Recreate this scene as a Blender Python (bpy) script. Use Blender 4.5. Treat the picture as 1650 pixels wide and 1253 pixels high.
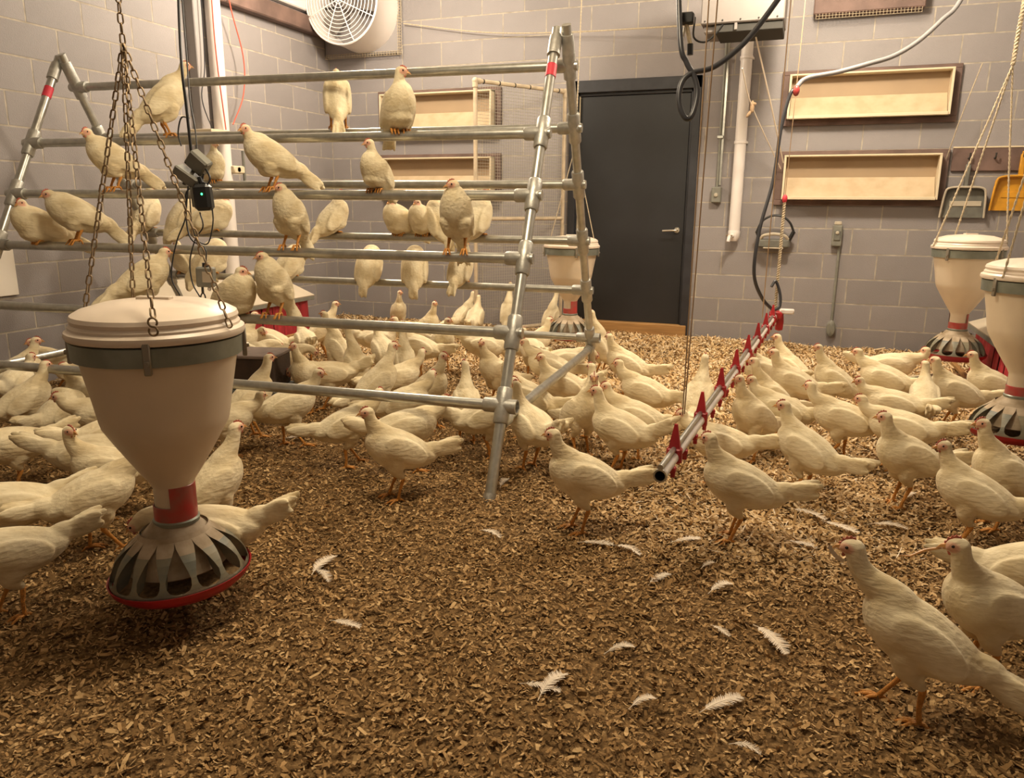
import bpy, math, random
import numpy as np
from mathutils import Vector, Matrix

random.seed(7); RNG = np.random.default_rng(11)
PI = math.pi
for o in list(bpy.data.objects): bpy.data.objects.remove(o, do_unlink=True)
SC = bpy.context.scene; COL = SC.collection

# ------------------------------------------------------------------ camera
F_PX, PITCH, ROLL, YAW = 1236.99, .23510, .0070, -.35450
CAM = np.array([4.4949, -6.9295, 1.1857])
fw = np.array([math.sin(YAW)*math.cos(PITCH), math.cos(YAW)*math.cos(PITCH), -math.sin(PITCH)])
_r = np.array([math.cos(YAW), -math.sin(YAW), 0.]); _u = np.cross(_r, fw)
cr = _r*math.cos(ROLL)+_u*math.sin(ROLL); cu = -_r*math.sin(ROLL)+_u*math.cos(ROLL)
cam_data = bpy.data.cameras.new('camera'); cam = bpy.data.objects.new('camera', cam_data); COL.objects.link(cam)
cam_data.sensor_fit = 'HORIZONTAL'; cam_data.sensor_width = 36; cam_data.lens = F_PX*36/1650
cam_data.shift_x = .0009; cam_data.clip_start = .02
cam.matrix_world = Matrix([[cr[i], cu[i], -fw[i], CAM[i]] for i in range(3)]+[[0, 0, 0, 1]])
SC.camera = cam

# ------------------------------------------------------------------ light and exposure
SC.view_settings.view_transform = 'Standard'; SC.view_settings.look = 'None'
SC.view_settings.exposure = 0.15; SC.view_settings.gamma = 1; SC.view_settings.use_curve_mapping = False
world = bpy.data.worlds.new('world'); SC.world = world; world.use_nodes = True
world.node_tree.nodes['Background'].inputs[0].default_value = (.8, .7, .6, 1)
world.node_tree.nodes['Background'].inputs[1].default_value = .02
def lamp(loc, power, col, rad=.13):
    l = bpy.data.lights.new('ceiling_or_fill_light', 'POINT'); l.energy = power; l.color = col; l.shadow_soft_size = rad
    o = bpy.data.objects.new('ceiling_or_fill_light', l); COL.objects.link(o); o.location = loc
    return o
lamp((4.45, -1.75, 2.98), 190, (1, .865, .67))
lamp((1.25, -1.6, 2.98), 135, (1, .865, .68))
lamp((3.4, -4.9, 3.0), 125, (1, .84, .60), .3)  # added fill light to brighten the near floor, not a fixture

# geometry of the view, used to lay things out at their true places
def pr(P):
    d = np.asarray(P, float)-CAM; z = d@fw
    return 823.5+F_PX*(d@cr)/z, 626.5-F_PX*(d@cu)/z, z
def ray(x, y): return fw+(x-823.5)/F_PX*cr-(y-626.5)/F_PX*cu
def atz(x, y, z): d = ray(x, y); return CAM+d*(z-CAM[2])/d[2]
def aty(x, y, Y=0): d = ray(x, y); return CAM+d*(Y-CAM[1])/d[1]
def atx(x, y, X=0): d = ray(x, y); return CAM+d*(X-CAM[0])/d[0]
def atd(x, y, dep): return CAM+ray(x, y)*dep

# ------------------------------------------------------------------ materials
def mat(name, col, rough=.7, metal=0., var=.0, vscale=8., bump=.0, bscale=60., detail=4, stretch=(1, 1, 1), col2=None, rnd=0., spec=.5, emit=None, trans=0.):
    m = bpy.data.materials.new(name); m.use_nodes = True; nt = m.node_tree; N = nt.nodes; L = nt.links
    b = N['Principled BSDF']; b.inputs['Roughness'].default_value = rough; b.inputs['Metallic'].default_value = metal
    b.inputs['Specular IOR Level'].default_value = spec
    b.inputs['Base Color'].default_value = (*col, 1)
    if trans: b.inputs['Transmission Weight'].default_value = trans
    tc = N.new('ShaderNodeTexCoord'); mp = N.new('ShaderNodeMapping'); mp.inputs['Scale'].default_value = stretch
    L.new(tc.outputs['Object'], mp.inputs['Vector'])
    out = None
    if var or col2:
        n = N.new('ShaderNodeTexNoise'); n.inputs['Scale'].default_value = vscale; n.inputs['Detail'].default_value = detail
        L.new(mp.outputs[0], n.inputs['Vector'])
        cr_ = N.new('ShaderNodeValToRGB'); cr_.color_ramp.elements[0].position = .35; cr_.color_ramp.elements[1].position = .68
        c2 = col2 or tuple(c*(1-var) for c in col)
        cr_.color_ramp.elements[0].color = (*c2, 1); cr_.color_ramp.elements[1].color = (*col, 1)
        L.new(n.outputs['Fac'], cr_.inputs[0]); out = cr_.outputs[0]
    if rnd:
        oi = N.new('ShaderNodeObjectInfo'); mr = N.new('ShaderNodeMapRange')
        mr.inputs[3].default_value = 1-rnd; mr.inputs[4].default_value = 1+rnd
        L.new(oi.outputs['Random'], mr.inputs[0])
        mx = N.new('ShaderNodeMix'); mx.data_type = 'RGBA'; mx.blend_type = 'MULTIPLY'; mx.inputs[0].default_value = 1
        if out: L.new(out, mx.inputs[6])
        else: mx.inputs[6].default_value = (*col, 1)
        cc = N.new('ShaderNodeCombineColor')
        for i in range(3): L.new(mr.outputs[0], cc.inputs[i])
        L.new(cc.outputs[0], mx.inputs[7]); out = mx.outputs[2]
    if out: L.new(out, b.inputs['Base Color'])
    if bump:
        n2 = N.new('ShaderNodeTexNoise'); n2.inputs['Scale'].default_value = bscale; n2.inputs['Detail'].default_value = 5
        L.new(mp.outputs[0], n2.inputs['Vector'])
        bp = N.new('ShaderNodeBump'); bp.inputs['Strength'].default_value = bump; bp.inputs['Distance'].default_value = .01
        L.new(n2.outputs['Fac'], bp.inputs['Height']); L.new(bp.outputs[0], b.inputs['Normal'])
    if emit:
        b.inputs['Emission Color'].default_value = (*emit[0], 1); b.inputs['Emission Strength'].default_value = emit[1]
    return m

M = {}
M['block'] = mat('painted_block', (.272, .246, .243), .62, var=.10, vscale=2.2, bump=.25, bscale=140, rnd=.07)
M['mortar'] = mat('mortar_joint', (.46, .40, .325), .85, var=.35, vscale=14)
M['plain'] = mat('painted_wall', (.30, .275, .27), .7, var=.12, vscale=3)
M['ceiling'] = mat('ceiling_paint', (.62, .58, .52), .8)
M['slab'] = mat('concrete_slab', (.25, .2, .15), .9)
M['galv'] = mat('galvanised_steel', (.55, .545, .50), .32, .85, var=.22, vscale=26, bump=.02, bscale=40)
M['fitting'] = mat('cast_fitting', (.52, .51, .47), .45, .75, var=.25, vscale=30, bump=.15, bscale=90)
M['cream'] = mat('cream_plastic', (.68, .57, .43), .42, var=.10, vscale=5, bump=.04, bscale=20)
M['lid'] = mat('cream_lid', (.78, .66, .54), .36, var=.12, vscale=6)
M['band'] = mat('steel_band', (.27, .29, .25), .45, .6, var=.2, vscale=18)
M['red'] = mat('red_plastic', (.46, .018, .025), .42, var=.3, vscale=14)
M['redclear'] = mat('red_collar', (.42, .035, .035), .35, var=.45, vscale=20, col2=(.30, .09, .07))
M['fin'] = mat('grey_green_plastic', (.13, .135, .11), .45, var=.5, vscale=16, col2=(.24, .21, .14))
M['dusty'] = mat('dusty_cone', (.52, .42, .31), .8, var=.45, vscale=12, col2=(.27, .20, .12))
M['feed'] = mat('feed_mash', (.35, .22, .10), .95, var=.5, vscale=60, bump=.6, bscale=120)
M['rust'] = mat('rusty_chain', (.34, .24, .14), .55, .6, var=.5, vscale=60)
M['chain'] = mat('dull_chain', (.30, .27, .22), .45, .7)
M['black'] = mat('black_plastic', (.015, .015, .016), .4, bump=.03)
M['hose'] = mat('black_hose', (.03, .03, .035), .35)
M['greyhose'] = mat('dusty_hose', (.22, .21, .21), .5)
M['boxgrey'] = mat('grey_enclosure', (.22, .215, .18), .5, var=.2, vscale=20)
M['led'] = mat('green_led', (.05, .6, .15), .4, emit=((.05, 1, .25), 4))
M['door'] = mat('black_door_paint', (.020, .020, .022), .42, var=.35, vscale=2.6, bump=.03, bscale=30)
M['dframe'] = mat('dark_frame_paint', (.030, .030, .036), .45, var=.4, vscale=9)
M['chrome'] = mat('satin_steel', (.65, .6, .52), .3, .9)
M['wood'] = mat('raw_sill_wood', (.42, .22, .07), .7, var=.35, vscale=3, stretch=(1, 8, 20), bump=.1)
M['browntrim'] = mat('brown_trim', (.17, .105, .085), .7, var=.4, vscale=6, bump=.15)
M['tan'] = mat('shaded_tan_liner', (.37, .26, .155), .65, var=.10, vscale=3)  # back of the vents, their inner shade put into the colour
M['tanlit'] = mat('lit_stained_tan_liner', (.56, .43, .28), .65, var=.22, vscale=9, detail=8, col2=(.46, .345, .21))  # same lining on the baffle, painted lighter as if lit, with mottled stains
M['tanedge'] = mat('pale_edge', (.62, .52, .36), .6)
M['white'] = mat('white_pvc', (.76, .70, .66), .4, var=.08, vscale=4)
M['pvc'] = mat('dusty_pvc', (.62, .50, .35), .5, var=.25, vscale=18)
M['mesh'] = mat('wire_mesh', (.50, .46, .38), .6, .2)
M['rope'] = mat('twine', (.55, .45, .31), .9, var=.3, vscale=80)
M['string'] = mat('string', (.36, .24, .14), .9)
M['yellow'] = mat('yellow_plastic', (.70, .33, .02), .5, var=.25, vscale=12)
M['greypan'] = mat('grey_plastic', (.17, .165, .14), .5, var=.3, vscale=16)
M['greylite'] = mat('worn_grey_rim', (.45, .39, .30), .5)
M['heater'] = mat('heater_casing', (.19, .165, .15), .5, var=.1, vscale=5)
M['dark'] = mat('dark_opening', (.03, .027, .022), .8)
M['fanwhite'] = mat('fan_white', (.80, .74, .70), .4)
M['stump'] = mat('dark_box_board', (.050, .026, .014), .8, var=.4, vscale=8, bump=.2)
M['stumptop'] = mat('dusty_box_top', (.19, .14, .115), .85, var=.4, vscale=10)
M['blue'] = mat('grey_tote', (.115, .12, .11), .6, var=.3, vscale=5)
M['roof'] = mat('nest_roof', (.62, .53, .40), .6, var=.15, vscale=4)
M['flap'] = mat('red_flap', (.46, .03, .04), .6, var=.35, vscale=10, stretch=(4, 4, 1))
M['redwire'] = mat('red_wire', (.55, .10, .06), .6)
M['paper'] = mat('white_board', (.70, .64, .56), .7)
M['tape'] = mat('red_tape', (.60, .035, .06), .5)
M['plume'] = mat('plume', (.74, .64, .52), .8)
M['comb'] = mat('comb_skin', (.56, .15, .10), .55, var=.3, vscale=60)
M['beak'] = mat('beak_horn', (.62, .31, .10), .45, var=.25, vscale=60)
M['eye'] = mat('eye_dark', (.02, .008, .004), .15)
M['shank'] = mat('shank_skin', (.64, .27, .045), .6, var=.35, vscale=90, bump=.5, bscale=300)
M['shavchip'] = None

def attr_mat(name, attr, rough=.9):
    m = bpy.data.materials.new(name); m.use_nodes = True; nt = m.node_tree; N = nt.nodes; L = nt.links
    a = N.new('ShaderNodeAttribute'); a.attribute_name = attr
    L.new(a.outputs['Color'], N['Principled BSDF'].inputs['Base Color'])
    N['Principled BSDF'].inputs['Roughness'].default_value = rough
    N['Principled BSDF'].inputs['Specular IOR Level'].default_value = .2
    return m
M['chips'] = attr_mat('shaving_chip', 'tone')

def bed_mat():
    m = bpy.data.materials.new('litter_dust'); m.use_nodes = True; nt = m.node_tree; N = nt.nodes; L = nt.links
    b = N['Principled BSDF']; b.inputs['Roughness'].default_value = .95; b.inputs['Specular IOR Level'].default_value = .1
    g = N.new('ShaderNodeNewGeometry')
    n1 = N.new('ShaderNodeTexNoise'); n1.inputs['Scale'].default_value = 55; n1.inputs['Detail'].default_value = 7
    n2 = N.new('ShaderNodeTexNoise'); n2.inputs['Scale'].default_value = 1.6; n2.inputs['Detail'].default_value = 3
    L.new(g.outputs['Position'], n1.inputs['Vector']); L.new(g.outputs['Position'], n2.inputs['Vector'])
    r1 = N.new('ShaderNodeValToRGB'); e = r1.color_ramp.elements
    e[0].position = .34; e[0].color = (.075, .043, .019, 1); e[1].position = .70; e[1].color = (.31, .195, .09, 1)
    L.new(n1.outputs['Fac'], r1.inputs[0])
    mx = N.new('ShaderNodeMix'); mx.data_type = 'RGBA'; mx.blend_type = 'MULTIPLY'
    L.new(n2.outputs['Fac'], mx.inputs[0]); L.new(r1.outputs[0], mx.inputs[6]); mx.inputs[7].default_value = (.78, .72, .62, 1)
    L.new(mx.outputs[2], b.inputs['Base Color'])
    bp = N.new('ShaderNodeBump'); bp.inputs['Strength'].default_value = .9; bp.inputs['Distance'].default_value = .012
    L.new(n1.outputs['Fac'], bp.inputs['Height']); L.new(bp.outputs[0], b.inputs['Normal'])
    return m
M['bed'] = bed_mat()

def hen_mat():
    m = bpy.data.materials.new('white_plumage'); m.use_nodes = True; nt = m.node_tree; N = nt.nodes; L = nt.links
    b = N['Principled BSDF']; b.inputs['Roughness'].default_value = .85; b.inputs['Specular IOR Level'].default_value = .15
    b.inputs['Sheen Weight'].default_value = .15
    tc = N.new('ShaderNodeTexCoord'); mp = N.new('ShaderNodeMapping'); mp.inputs['Scale'].default_value = (1, 1.6, 1.6)
    L.new(tc.outputs['Object'], mp.inputs[0])
    vo = N.new('ShaderNodeTexVoronoi'); vo.inputs['Scale'].default_value = 46
    n0 = N.new('ShaderNodeTexNoise'); n0.inputs['Scale'].default_value = 9; n0.inputs['Detail'].default_value = 4
    n1 = N.new('ShaderNodeTexNoise'); n1.inputs['Scale'].default_value = 40; n1.inputs['Detail'].default_value = 5
    mp2 = N.new('ShaderNodeMapping'); mp2.inputs['Scale'].default_value = (.6, 2.2, 2.6)
    L.new(tc.outputs['Object'], mp2.inputs[0])
    L.new(mp.outputs[0], vo.inputs['Vector']); L.new(mp.outputs[0], n0.inputs['Vector']); L.new(mp2.outputs[0], n1.inputs['Vector'])
    ramp = N.new('ShaderNodeValToRGB'); e = ramp.color_ramp.elements
    e[0].position = .36; e[0].color = (.64, .52, .315, 1); e[1].position = .60; e[1].color = (.80, .70, .49, 1)
    L.new(n0.outputs['Fac'], ramp.inputs[0])
    at = N.new('ShaderNodeAttribute'); at.attribute_name = 'face'
    mx = N.new('ShaderNodeMix'); mx.data_type = 'RGBA'
    L.new(at.outputs['Fac'], mx.inputs[0]); L.new(ramp.outputs[0], mx.inputs[6]); mx.inputs[7].default_value = (.66, .36, .25, 1)
    oi = N.new('ShaderNodeObjectInfo'); mr = N.new('ShaderNodeMapRange'); mr.inputs[3].default_value = .9; mr.inputs[4].default_value = 1.08
    L.new(oi.outputs['Random'], mr.inputs[0]); cc = N.new('ShaderNodeCombineColor')
    for i in range(3): L.new(mr.outputs[0], cc.inputs[i])
    m2 = N.new('ShaderNodeMix'); m2.data_type = 'RGBA'; m2.blend_type = 'MULTIPLY'; m2.inputs[0].default_value = 1
    L.new(mx.outputs[2], m2.inputs[6]); L.new(cc.outputs[0], m2.inputs[7]); L.new(m2.outputs[2], b.inputs['Base Color'])
    ad = N.new('ShaderNodeMath'); ad.operation = 'MULTIPLY_ADD'; ad.inputs[1].default_value = .45
    L.new(vo.outputs['Distance'], ad.inputs[0]); L.new(n1.outputs['Fac'], ad.inputs[2])
    bp = N.new('ShaderNodeBump'); bp.inputs['Strength'].default_value = .42; bp.inputs['Distance'].default_value = .008
    L.new(ad.outputs[0], bp.inputs['Height']); L.new(bp.outputs[0], b.inputs['Normal'])
    return m
M['plumage'] = hen_mat()

# ------------------------------------------------------------------ mesh helpers
class MB:
    def __init__(s): s.v = []; s.f = []; s.m = []; s.mats = []
    def mi(s, name):
        if name not in s.mats: s.mats.append(name)
        return s.mats.index(name)
    def add(s, vs, fs, m):
        k = len(s.v); i = s.mi(m)
        s.v += [tuple(float(c) for c in v) for v in vs]
        for f in fs: s.f.append([k+a for a in f]); s.m.append(i)
    def box(s, lo, hi, m, bev=.0, R=None):
        lo = np.array(lo, float); hi = np.array(hi, float); c = (lo+hi)/2; h = (hi-lo)/2
        h = np.abs(h); b = min(bev, *(h*.45))
        if b <= 0:
            vs = [(sx*h[0], sy*h[1], sz*h[2]) for sx in (-1, 1) for sy in (-1, 1) for sz in (-1, 1)]
            fs = [(0, 1, 3, 2), (4, 6, 7, 5), (0, 4, 5, 1), (2, 3, 7, 6), (0, 2, 6, 4), (1, 5, 7, 3)]
        else:
            vs = []; idx = {}
            for sx in (-1, 1):
                for sy in (-1, 1):
                    for sz in (-1, 1):
                        for ax in range(3):
                            p = [sx*(h[0]-b), sy*(h[1]-b), sz*(h[2]-b)]; p[ax] = (sx, sy, sz)[ax]*h[ax]
                            idx[(sx, sy, sz, ax)] = len(vs); vs.append(tuple(p))
            fs = []
            for ax in range(3):
                o1, o2 = [a for a in range(3) if a != ax]
                for sg in (-1, 1):
                    q = []
                    for (a, b2) in ((-1, -1), (1, -1), (1, 1), (-1, 1)):
                        k = [0, 0, 0]; k[ax] = sg; k[o1] = a; k[o2] = b2; q.append(idx[(*k, ax)])
                    fs.append(q)
            for ax in range(3):
                o1, o2 = [a for a in range(3) if a != ax]
                for a in (-1, 1):
                    for b2 in (-1, 1):
                        k0 = [0]*3; k1 = [0]*3; k0[ax] = -1; k1[ax] = 1
                        for k in (k0, k1): k[o1] = a; k[o2] = b2
                        fs.append([idx[(*k0, o1)], idx[(*k1, o1)], idx[(*k1, o2)], idx[(*k0, o2)]])
            for sx in (-1, 1):
                for sy in (-1, 1):
                    for sz in (-1, 1): fs.append([idx[(sx, sy, sz, a)] for a in range(3)])
        if R is not None: vs = [tuple(np.asarray(R) @ np.array(v)) for v in vs]
        s.add([np.array(v)+c for v in vs], fs, m)
    def tube(s, pts, r, m, n=10, cap=True):
        P = [np.array(p, float) for p in pts]; K = len(P)
        rr = [r]*K if np.isscalar(r) else list(r)
        T = []
        for i in range(K):
            t = P[min(i+1, K-1)]-P[max(i-1, 0)]; T.append(t/(np.linalg.norm(t)+1e-12))
        a = np.array([0, 0, 1.]) if abs(T[0][2]) < .9 else np.array([1., 0, 0])
        u = np.cross(T[0], a); u /= np.linalg.norm(u); vs = []
        for i in range(K):
            u = u-T[i]*(u@T[i]); u /= np.linalg.norm(u)+1e-12; w = np.cross(T[i], u)
            for j in range(n):
                an = 2*PI*j/n; vs.append(P[i]+rr[i]*(math.cos(an)*u+math.sin(an)*w))
        fs = [(i*n+j, i*n+(j+1) % n, (i+1)*n+(j+1) % n, (i+1)*n+j) for i in range(K-1) for j in range(n)]
        if cap: fs += [tuple(range(n-1, -1, -1)), tuple((K-1)*n+j for j in range(n))]
        s.add(vs, fs, m)
    def lathe(s, prof, m, n=40, c=(0, 0, 0), axis=None, a0=0, a1=2*PI):
        full = abs(a1-a0-2*PI) < 1e-6; cols = n if full else n+1
        vs = []
        for (r, z) in prof:
            for j in range(cols):
                an = a0+(a1-a0)*j/n; vs.append(np.array([r*math.cos(an), r*math.sin(an), z]))
        if axis is not None:
            R = np.array(Vector((0, 0, 1)).rotation_difference(Vector(axis)).to_matrix()); vs = [R@v for v in vs]
        fs = []
        for i in range(len(prof)-1):
            for j in range(n):
                k = (j+1) % cols if full else j+1
                fs.append((i*cols+j, i*cols+k, (i+1)*cols+k, (i+1)*cols+j))
        s.add([v+np.array(c) for v in vs], fs, m)
    def ell(s, c, rad, m, R=None, nu=10, nv=7):
        vs = [(0, 0, 1)]; fs = []
        for i in range(1, nv):
            for j in range(nu):
                th = PI*i/nv; ph = 2*PI*j/nu; vs.append((math.sin(th)*math.cos(ph), math.sin(th)*math.sin(ph), math.cos(th)))
        vs.append((0, 0, -1)); L = len(vs)-1
        for j in range(nu):
            fs.append((0, 1+j, 1+(j+1) % nu))
            fs.append((L, L-nu+(j+1) % nu, L-nu+j))
            for i in range(nv-2):
                a = 1+i*nu; fs.append((a+j, a+nu+j, a+nu+(j+1) % nu, a+(j+1) % nu))
        vs = [np.array(v)*np.array(rad) for v in vs]
        if R is not None: vs = [np.asarray(R)@v for v in vs]
        s.add([v+np.array(c) for v in vs], fs, m)
    def poly(s, pts, thick, m):
        """extrude a planar polygon (3d points) along its normal, centred"""
        P = [np.array(p, float) for p in pts]; nrm = np.zeros(3)
        for i in range(len(P)): nrm += np.cross(P[i]-P[0], P[(i+1) % len(P)]-P[0])
        nrm /= np.linalg.norm(nrm); K = len(P); d = nrm*thick/2
        fs = [tuple(range(K)), tuple(range(2*K-1, K-1, -1))]+[(i, K+i, K+(i+1) % K, (i+1) % K) for i in range(K)]
        s.add([p+d for p in P]+[p-d for p in P], fs, m)
    def mesh(s, name, smooth=False):
        me = bpy.data.meshes.new(name); me.from_pydata(s.v, [], s.f)
        for n in s.mats: me.materials.append(M[n])
        me.polygons.foreach_set('material_index', s.m)
        me.update()
        import bmesh
        bm = bmesh.new(); bm.from_mesh(me); bmesh.ops.recalc_face_normals(bm, faces=bm.faces); bm.to_mesh(me); bm.free()
        if smooth:
            me.polygons.foreach_set('use_smooth', [True]*len(me.polygons))
            try: me.set_sharp_from_angle(angle=math.radians(38))
            except Exception: pass
        return me
    def build(s, name, parent=None, smooth=False, loc=None):
        o = bpy.data.objects.new(name, s.mesh(name, smooth)); COL.objects.link(o)
        if parent: o.parent = parent
        if loc is not None: o.location = loc
        return o

def tag(o, label=None, cat=None, group=None, kind=None):
    if label: o['label'] = label
    if cat: o['category'] = cat
    if group: o['group'] = group
    if kind: o['kind'] = kind
    return o
def empty(name, loc=(0, 0, 0), label=None, cat=None, group=None, rot=(0, 0, 0), kind=None):
    o = bpy.data.objects.new(name, None); COL.objects.link(o); o.location = loc; o.rotation_euler = rot
    o.empty_display_size = .05
    return tag(o, label, cat, group, kind)
def inst(name, me, parent=None, loc=(0, 0, 0), mtx=None):
    o = bpy.data.objects.new(name, me); COL.objects.link(o)
    if parent: o.parent = parent
    if mtx is not None: o.matrix_local = mtx
    else: o.location = loc
    return o
def crom(P, n=8):
    P = [np.array(p, float) for p in P]; Q = [2*P[0]-P[1]]+P+[2*P[-1]-P[-2]]; out = []
    for i in range(1, len(Q)-2):
        for k in range(n):
            t = k/n; a, b, c, d = Q[i-1:i+3]
            out.append(.5*((2*b)+(-a+c)*t+(2*a-5*b+4*c-d)*t*t+(-a+3*b-3*c+d)*t**3))
    out.append(P[-1]); return out
def child_of_group(name, mb, parent, base, smooth=False):
    """build a part whose vertices are given in world space under an Empty at base"""
    mb.v = [tuple(np.array(v)-np.array(base)) for v in mb.v]
    return mb.build(name, parent, smooth)

# ------------------------------------------------------------------ room shell
HB, LB, LIT = .2032, .4064, .05
XR, YB, ZC = 6.2, -8.3, 3.3
mb = MB(); mb.box((-.3, YB-.2, -.2), (XR+.2, .3, 0), 'slab'); tag(mb.build('floor'), kind='structure')
mb = MB(); mb.box((-.3, YB-.2, ZC), (XR+.2, .3, ZC+.15), 'ceiling'); tag(mb.build('ceiling'), kind='structure')
mb = MB(); mb.box((XR, YB, 0), (XR+.2, .2, ZC), 'plain'); tag(mb.build('wall_right'), kind='structure')
mb = MB(); mb.box((-.2, YB-.2, 0), (XR+.2, YB, ZC), 'plain'); tag(mb.build('wall_front'), kind='structure')
# back wall with the doorway left open
DX0, DX1, DZ = 2.483, 3.596, 2.235
mb = MB()
mb.box((0, .0012, 0), (DX0, .2, ZC), 'mortar'); mb.box((DX1, .0012, 0), (XR, .2, ZC), 'mortar'); mb.box((DX0, .0012, DZ), (DX1, .2, ZC), 'mortar')
wall_back = tag(mb.build('wall_back'), kind='structure')
mb = MB(); mb.box((-.2, YB, 0), (-.0012, .2, ZC), 'mortar'); mb_l = mb
wall_left = tag(mb.build('wall_left'), kind='structure')
_bm = {}
def block_mesh(w, h, left):
    k = (round(w, 3), round(h, 3), left)
    if k not in _bm:
        g = .0042; b = MB()
        if left: b.box((-.03, g, g), (0, w-g, h-g), 'block', .0018)
        else: b.box((g, 0, g), (w-g, .03, h-g), 'block', .0018)
        _bm[k] = b.mesh('concrete_block')
    return _bm[k]
for r in range(16):
    z0, z1 = r*HB, min((r+1)*HB, ZC)
    off = 0 if r % 2 == 0 else -LB/2
    x = off
    while x < XR:
        a, b = max(x, 0), min(x+LB, XR); x += LB
        spans = [(a, b)]
        if z0 < DZ-.01:
            spans = []
            if a < DX0: spans.append((a, min(b, DX0)))
            if b > DX1: spans.append((max(a, DX1), b))
        for (p, q) in spans:
            if q-p > .03: inst('concrete_block', block_mesh(q-p, z1-z0, False), wall_back, (p, 0, z0))
    off = -LB/2 if r % 2 == 0 else 0
    y = off
    while y < 4.4:
        a, b = max(y, 0), y+LB; y += LB
        inst('concrete_block', block_mesh(b-a, z1-z0, True), wall_left, (0, -b, z0))

# door
dr = empty('door_1', (DX0, 0, 0), kind='structure')
def dpart(name, boxes, m, bev=.004, smooth=False):
    b = MB()
    for lo, hi in boxes: b.box(lo, hi, m, bev)
    return child_of_group(name, b, dr, (DX0, 0, 0), smooth)
dpart('door_frame', [((DX0-.012, -.02, .1), (DX0+.055, .14, DZ+.01)), ((DX1-.055, -.02, .05), (DX1+.012, .14, DZ+.01)), ((DX0-.012, -.02, DZ-.09), (DX1+.012, .14, DZ+.01)),
                     ((DX0+.05, .02, .1), (DX0+.075, .14, DZ-.06)), ((DX1-.075, .02, .05), (DX1-.05, .14, DZ-.06)), ((DX0+.05, .02, DZ-.115), (DX1-.05, .14, DZ-.085))], 'dframe')
dpart('door_leaf', [((DX0+.078, .035, .15), (DX1-.078, .08, DZ-.118))], 'door', .003)
dpart('weather_strip', [((DX0+.07, .008, DZ-.088), (DX1-.075, .02, DZ-.078)), ((DX0+.07, .012, .2), (DX0+.076, .03, DZ-.118))], 'tanedge', 0)
dpart('door_sill', [((DX0+.0, -.045, .0), (DX1-.0, .14, .15))], 'wood', .006)
b = MB(); hp_ = (3.462, .035, .98)
b.lathe([(.001, -.014), (.026, -.014), (.028, -.004), (.028, 0)], 'chrome', 20, hp_, (0, -1, 0)); b.tube([(3.462, .03, .98), (3.462, -.035, .98)], .010, 'chrome', 10)
b.lathe([(.0, .014), (.022, .013), (.027, .004), (.027, 0)], 'chrome', 20, hp_, (0, -1, 0))
b.tube(crom([(3.462, -.034, .98), (3.44, -.04, .98), (3.38, -.036, .977), (3.345, -.034, .974)], 4), .0085, 'chrome', 10)
child_of_group('door_handle', b, dr, (DX0, 0, 0), True)

# beam along the top of the left wall
mb = MB(); mb.box((0.002, -5.5, 2.72), (.10, -.002, 2.86), 'browntrim', .01); mb.box((0.002, -5.5, 2.90), (.07, -.002, 3.0), 'white', .01)
tag(mb.build('trim_1'), kind='structure')

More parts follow.
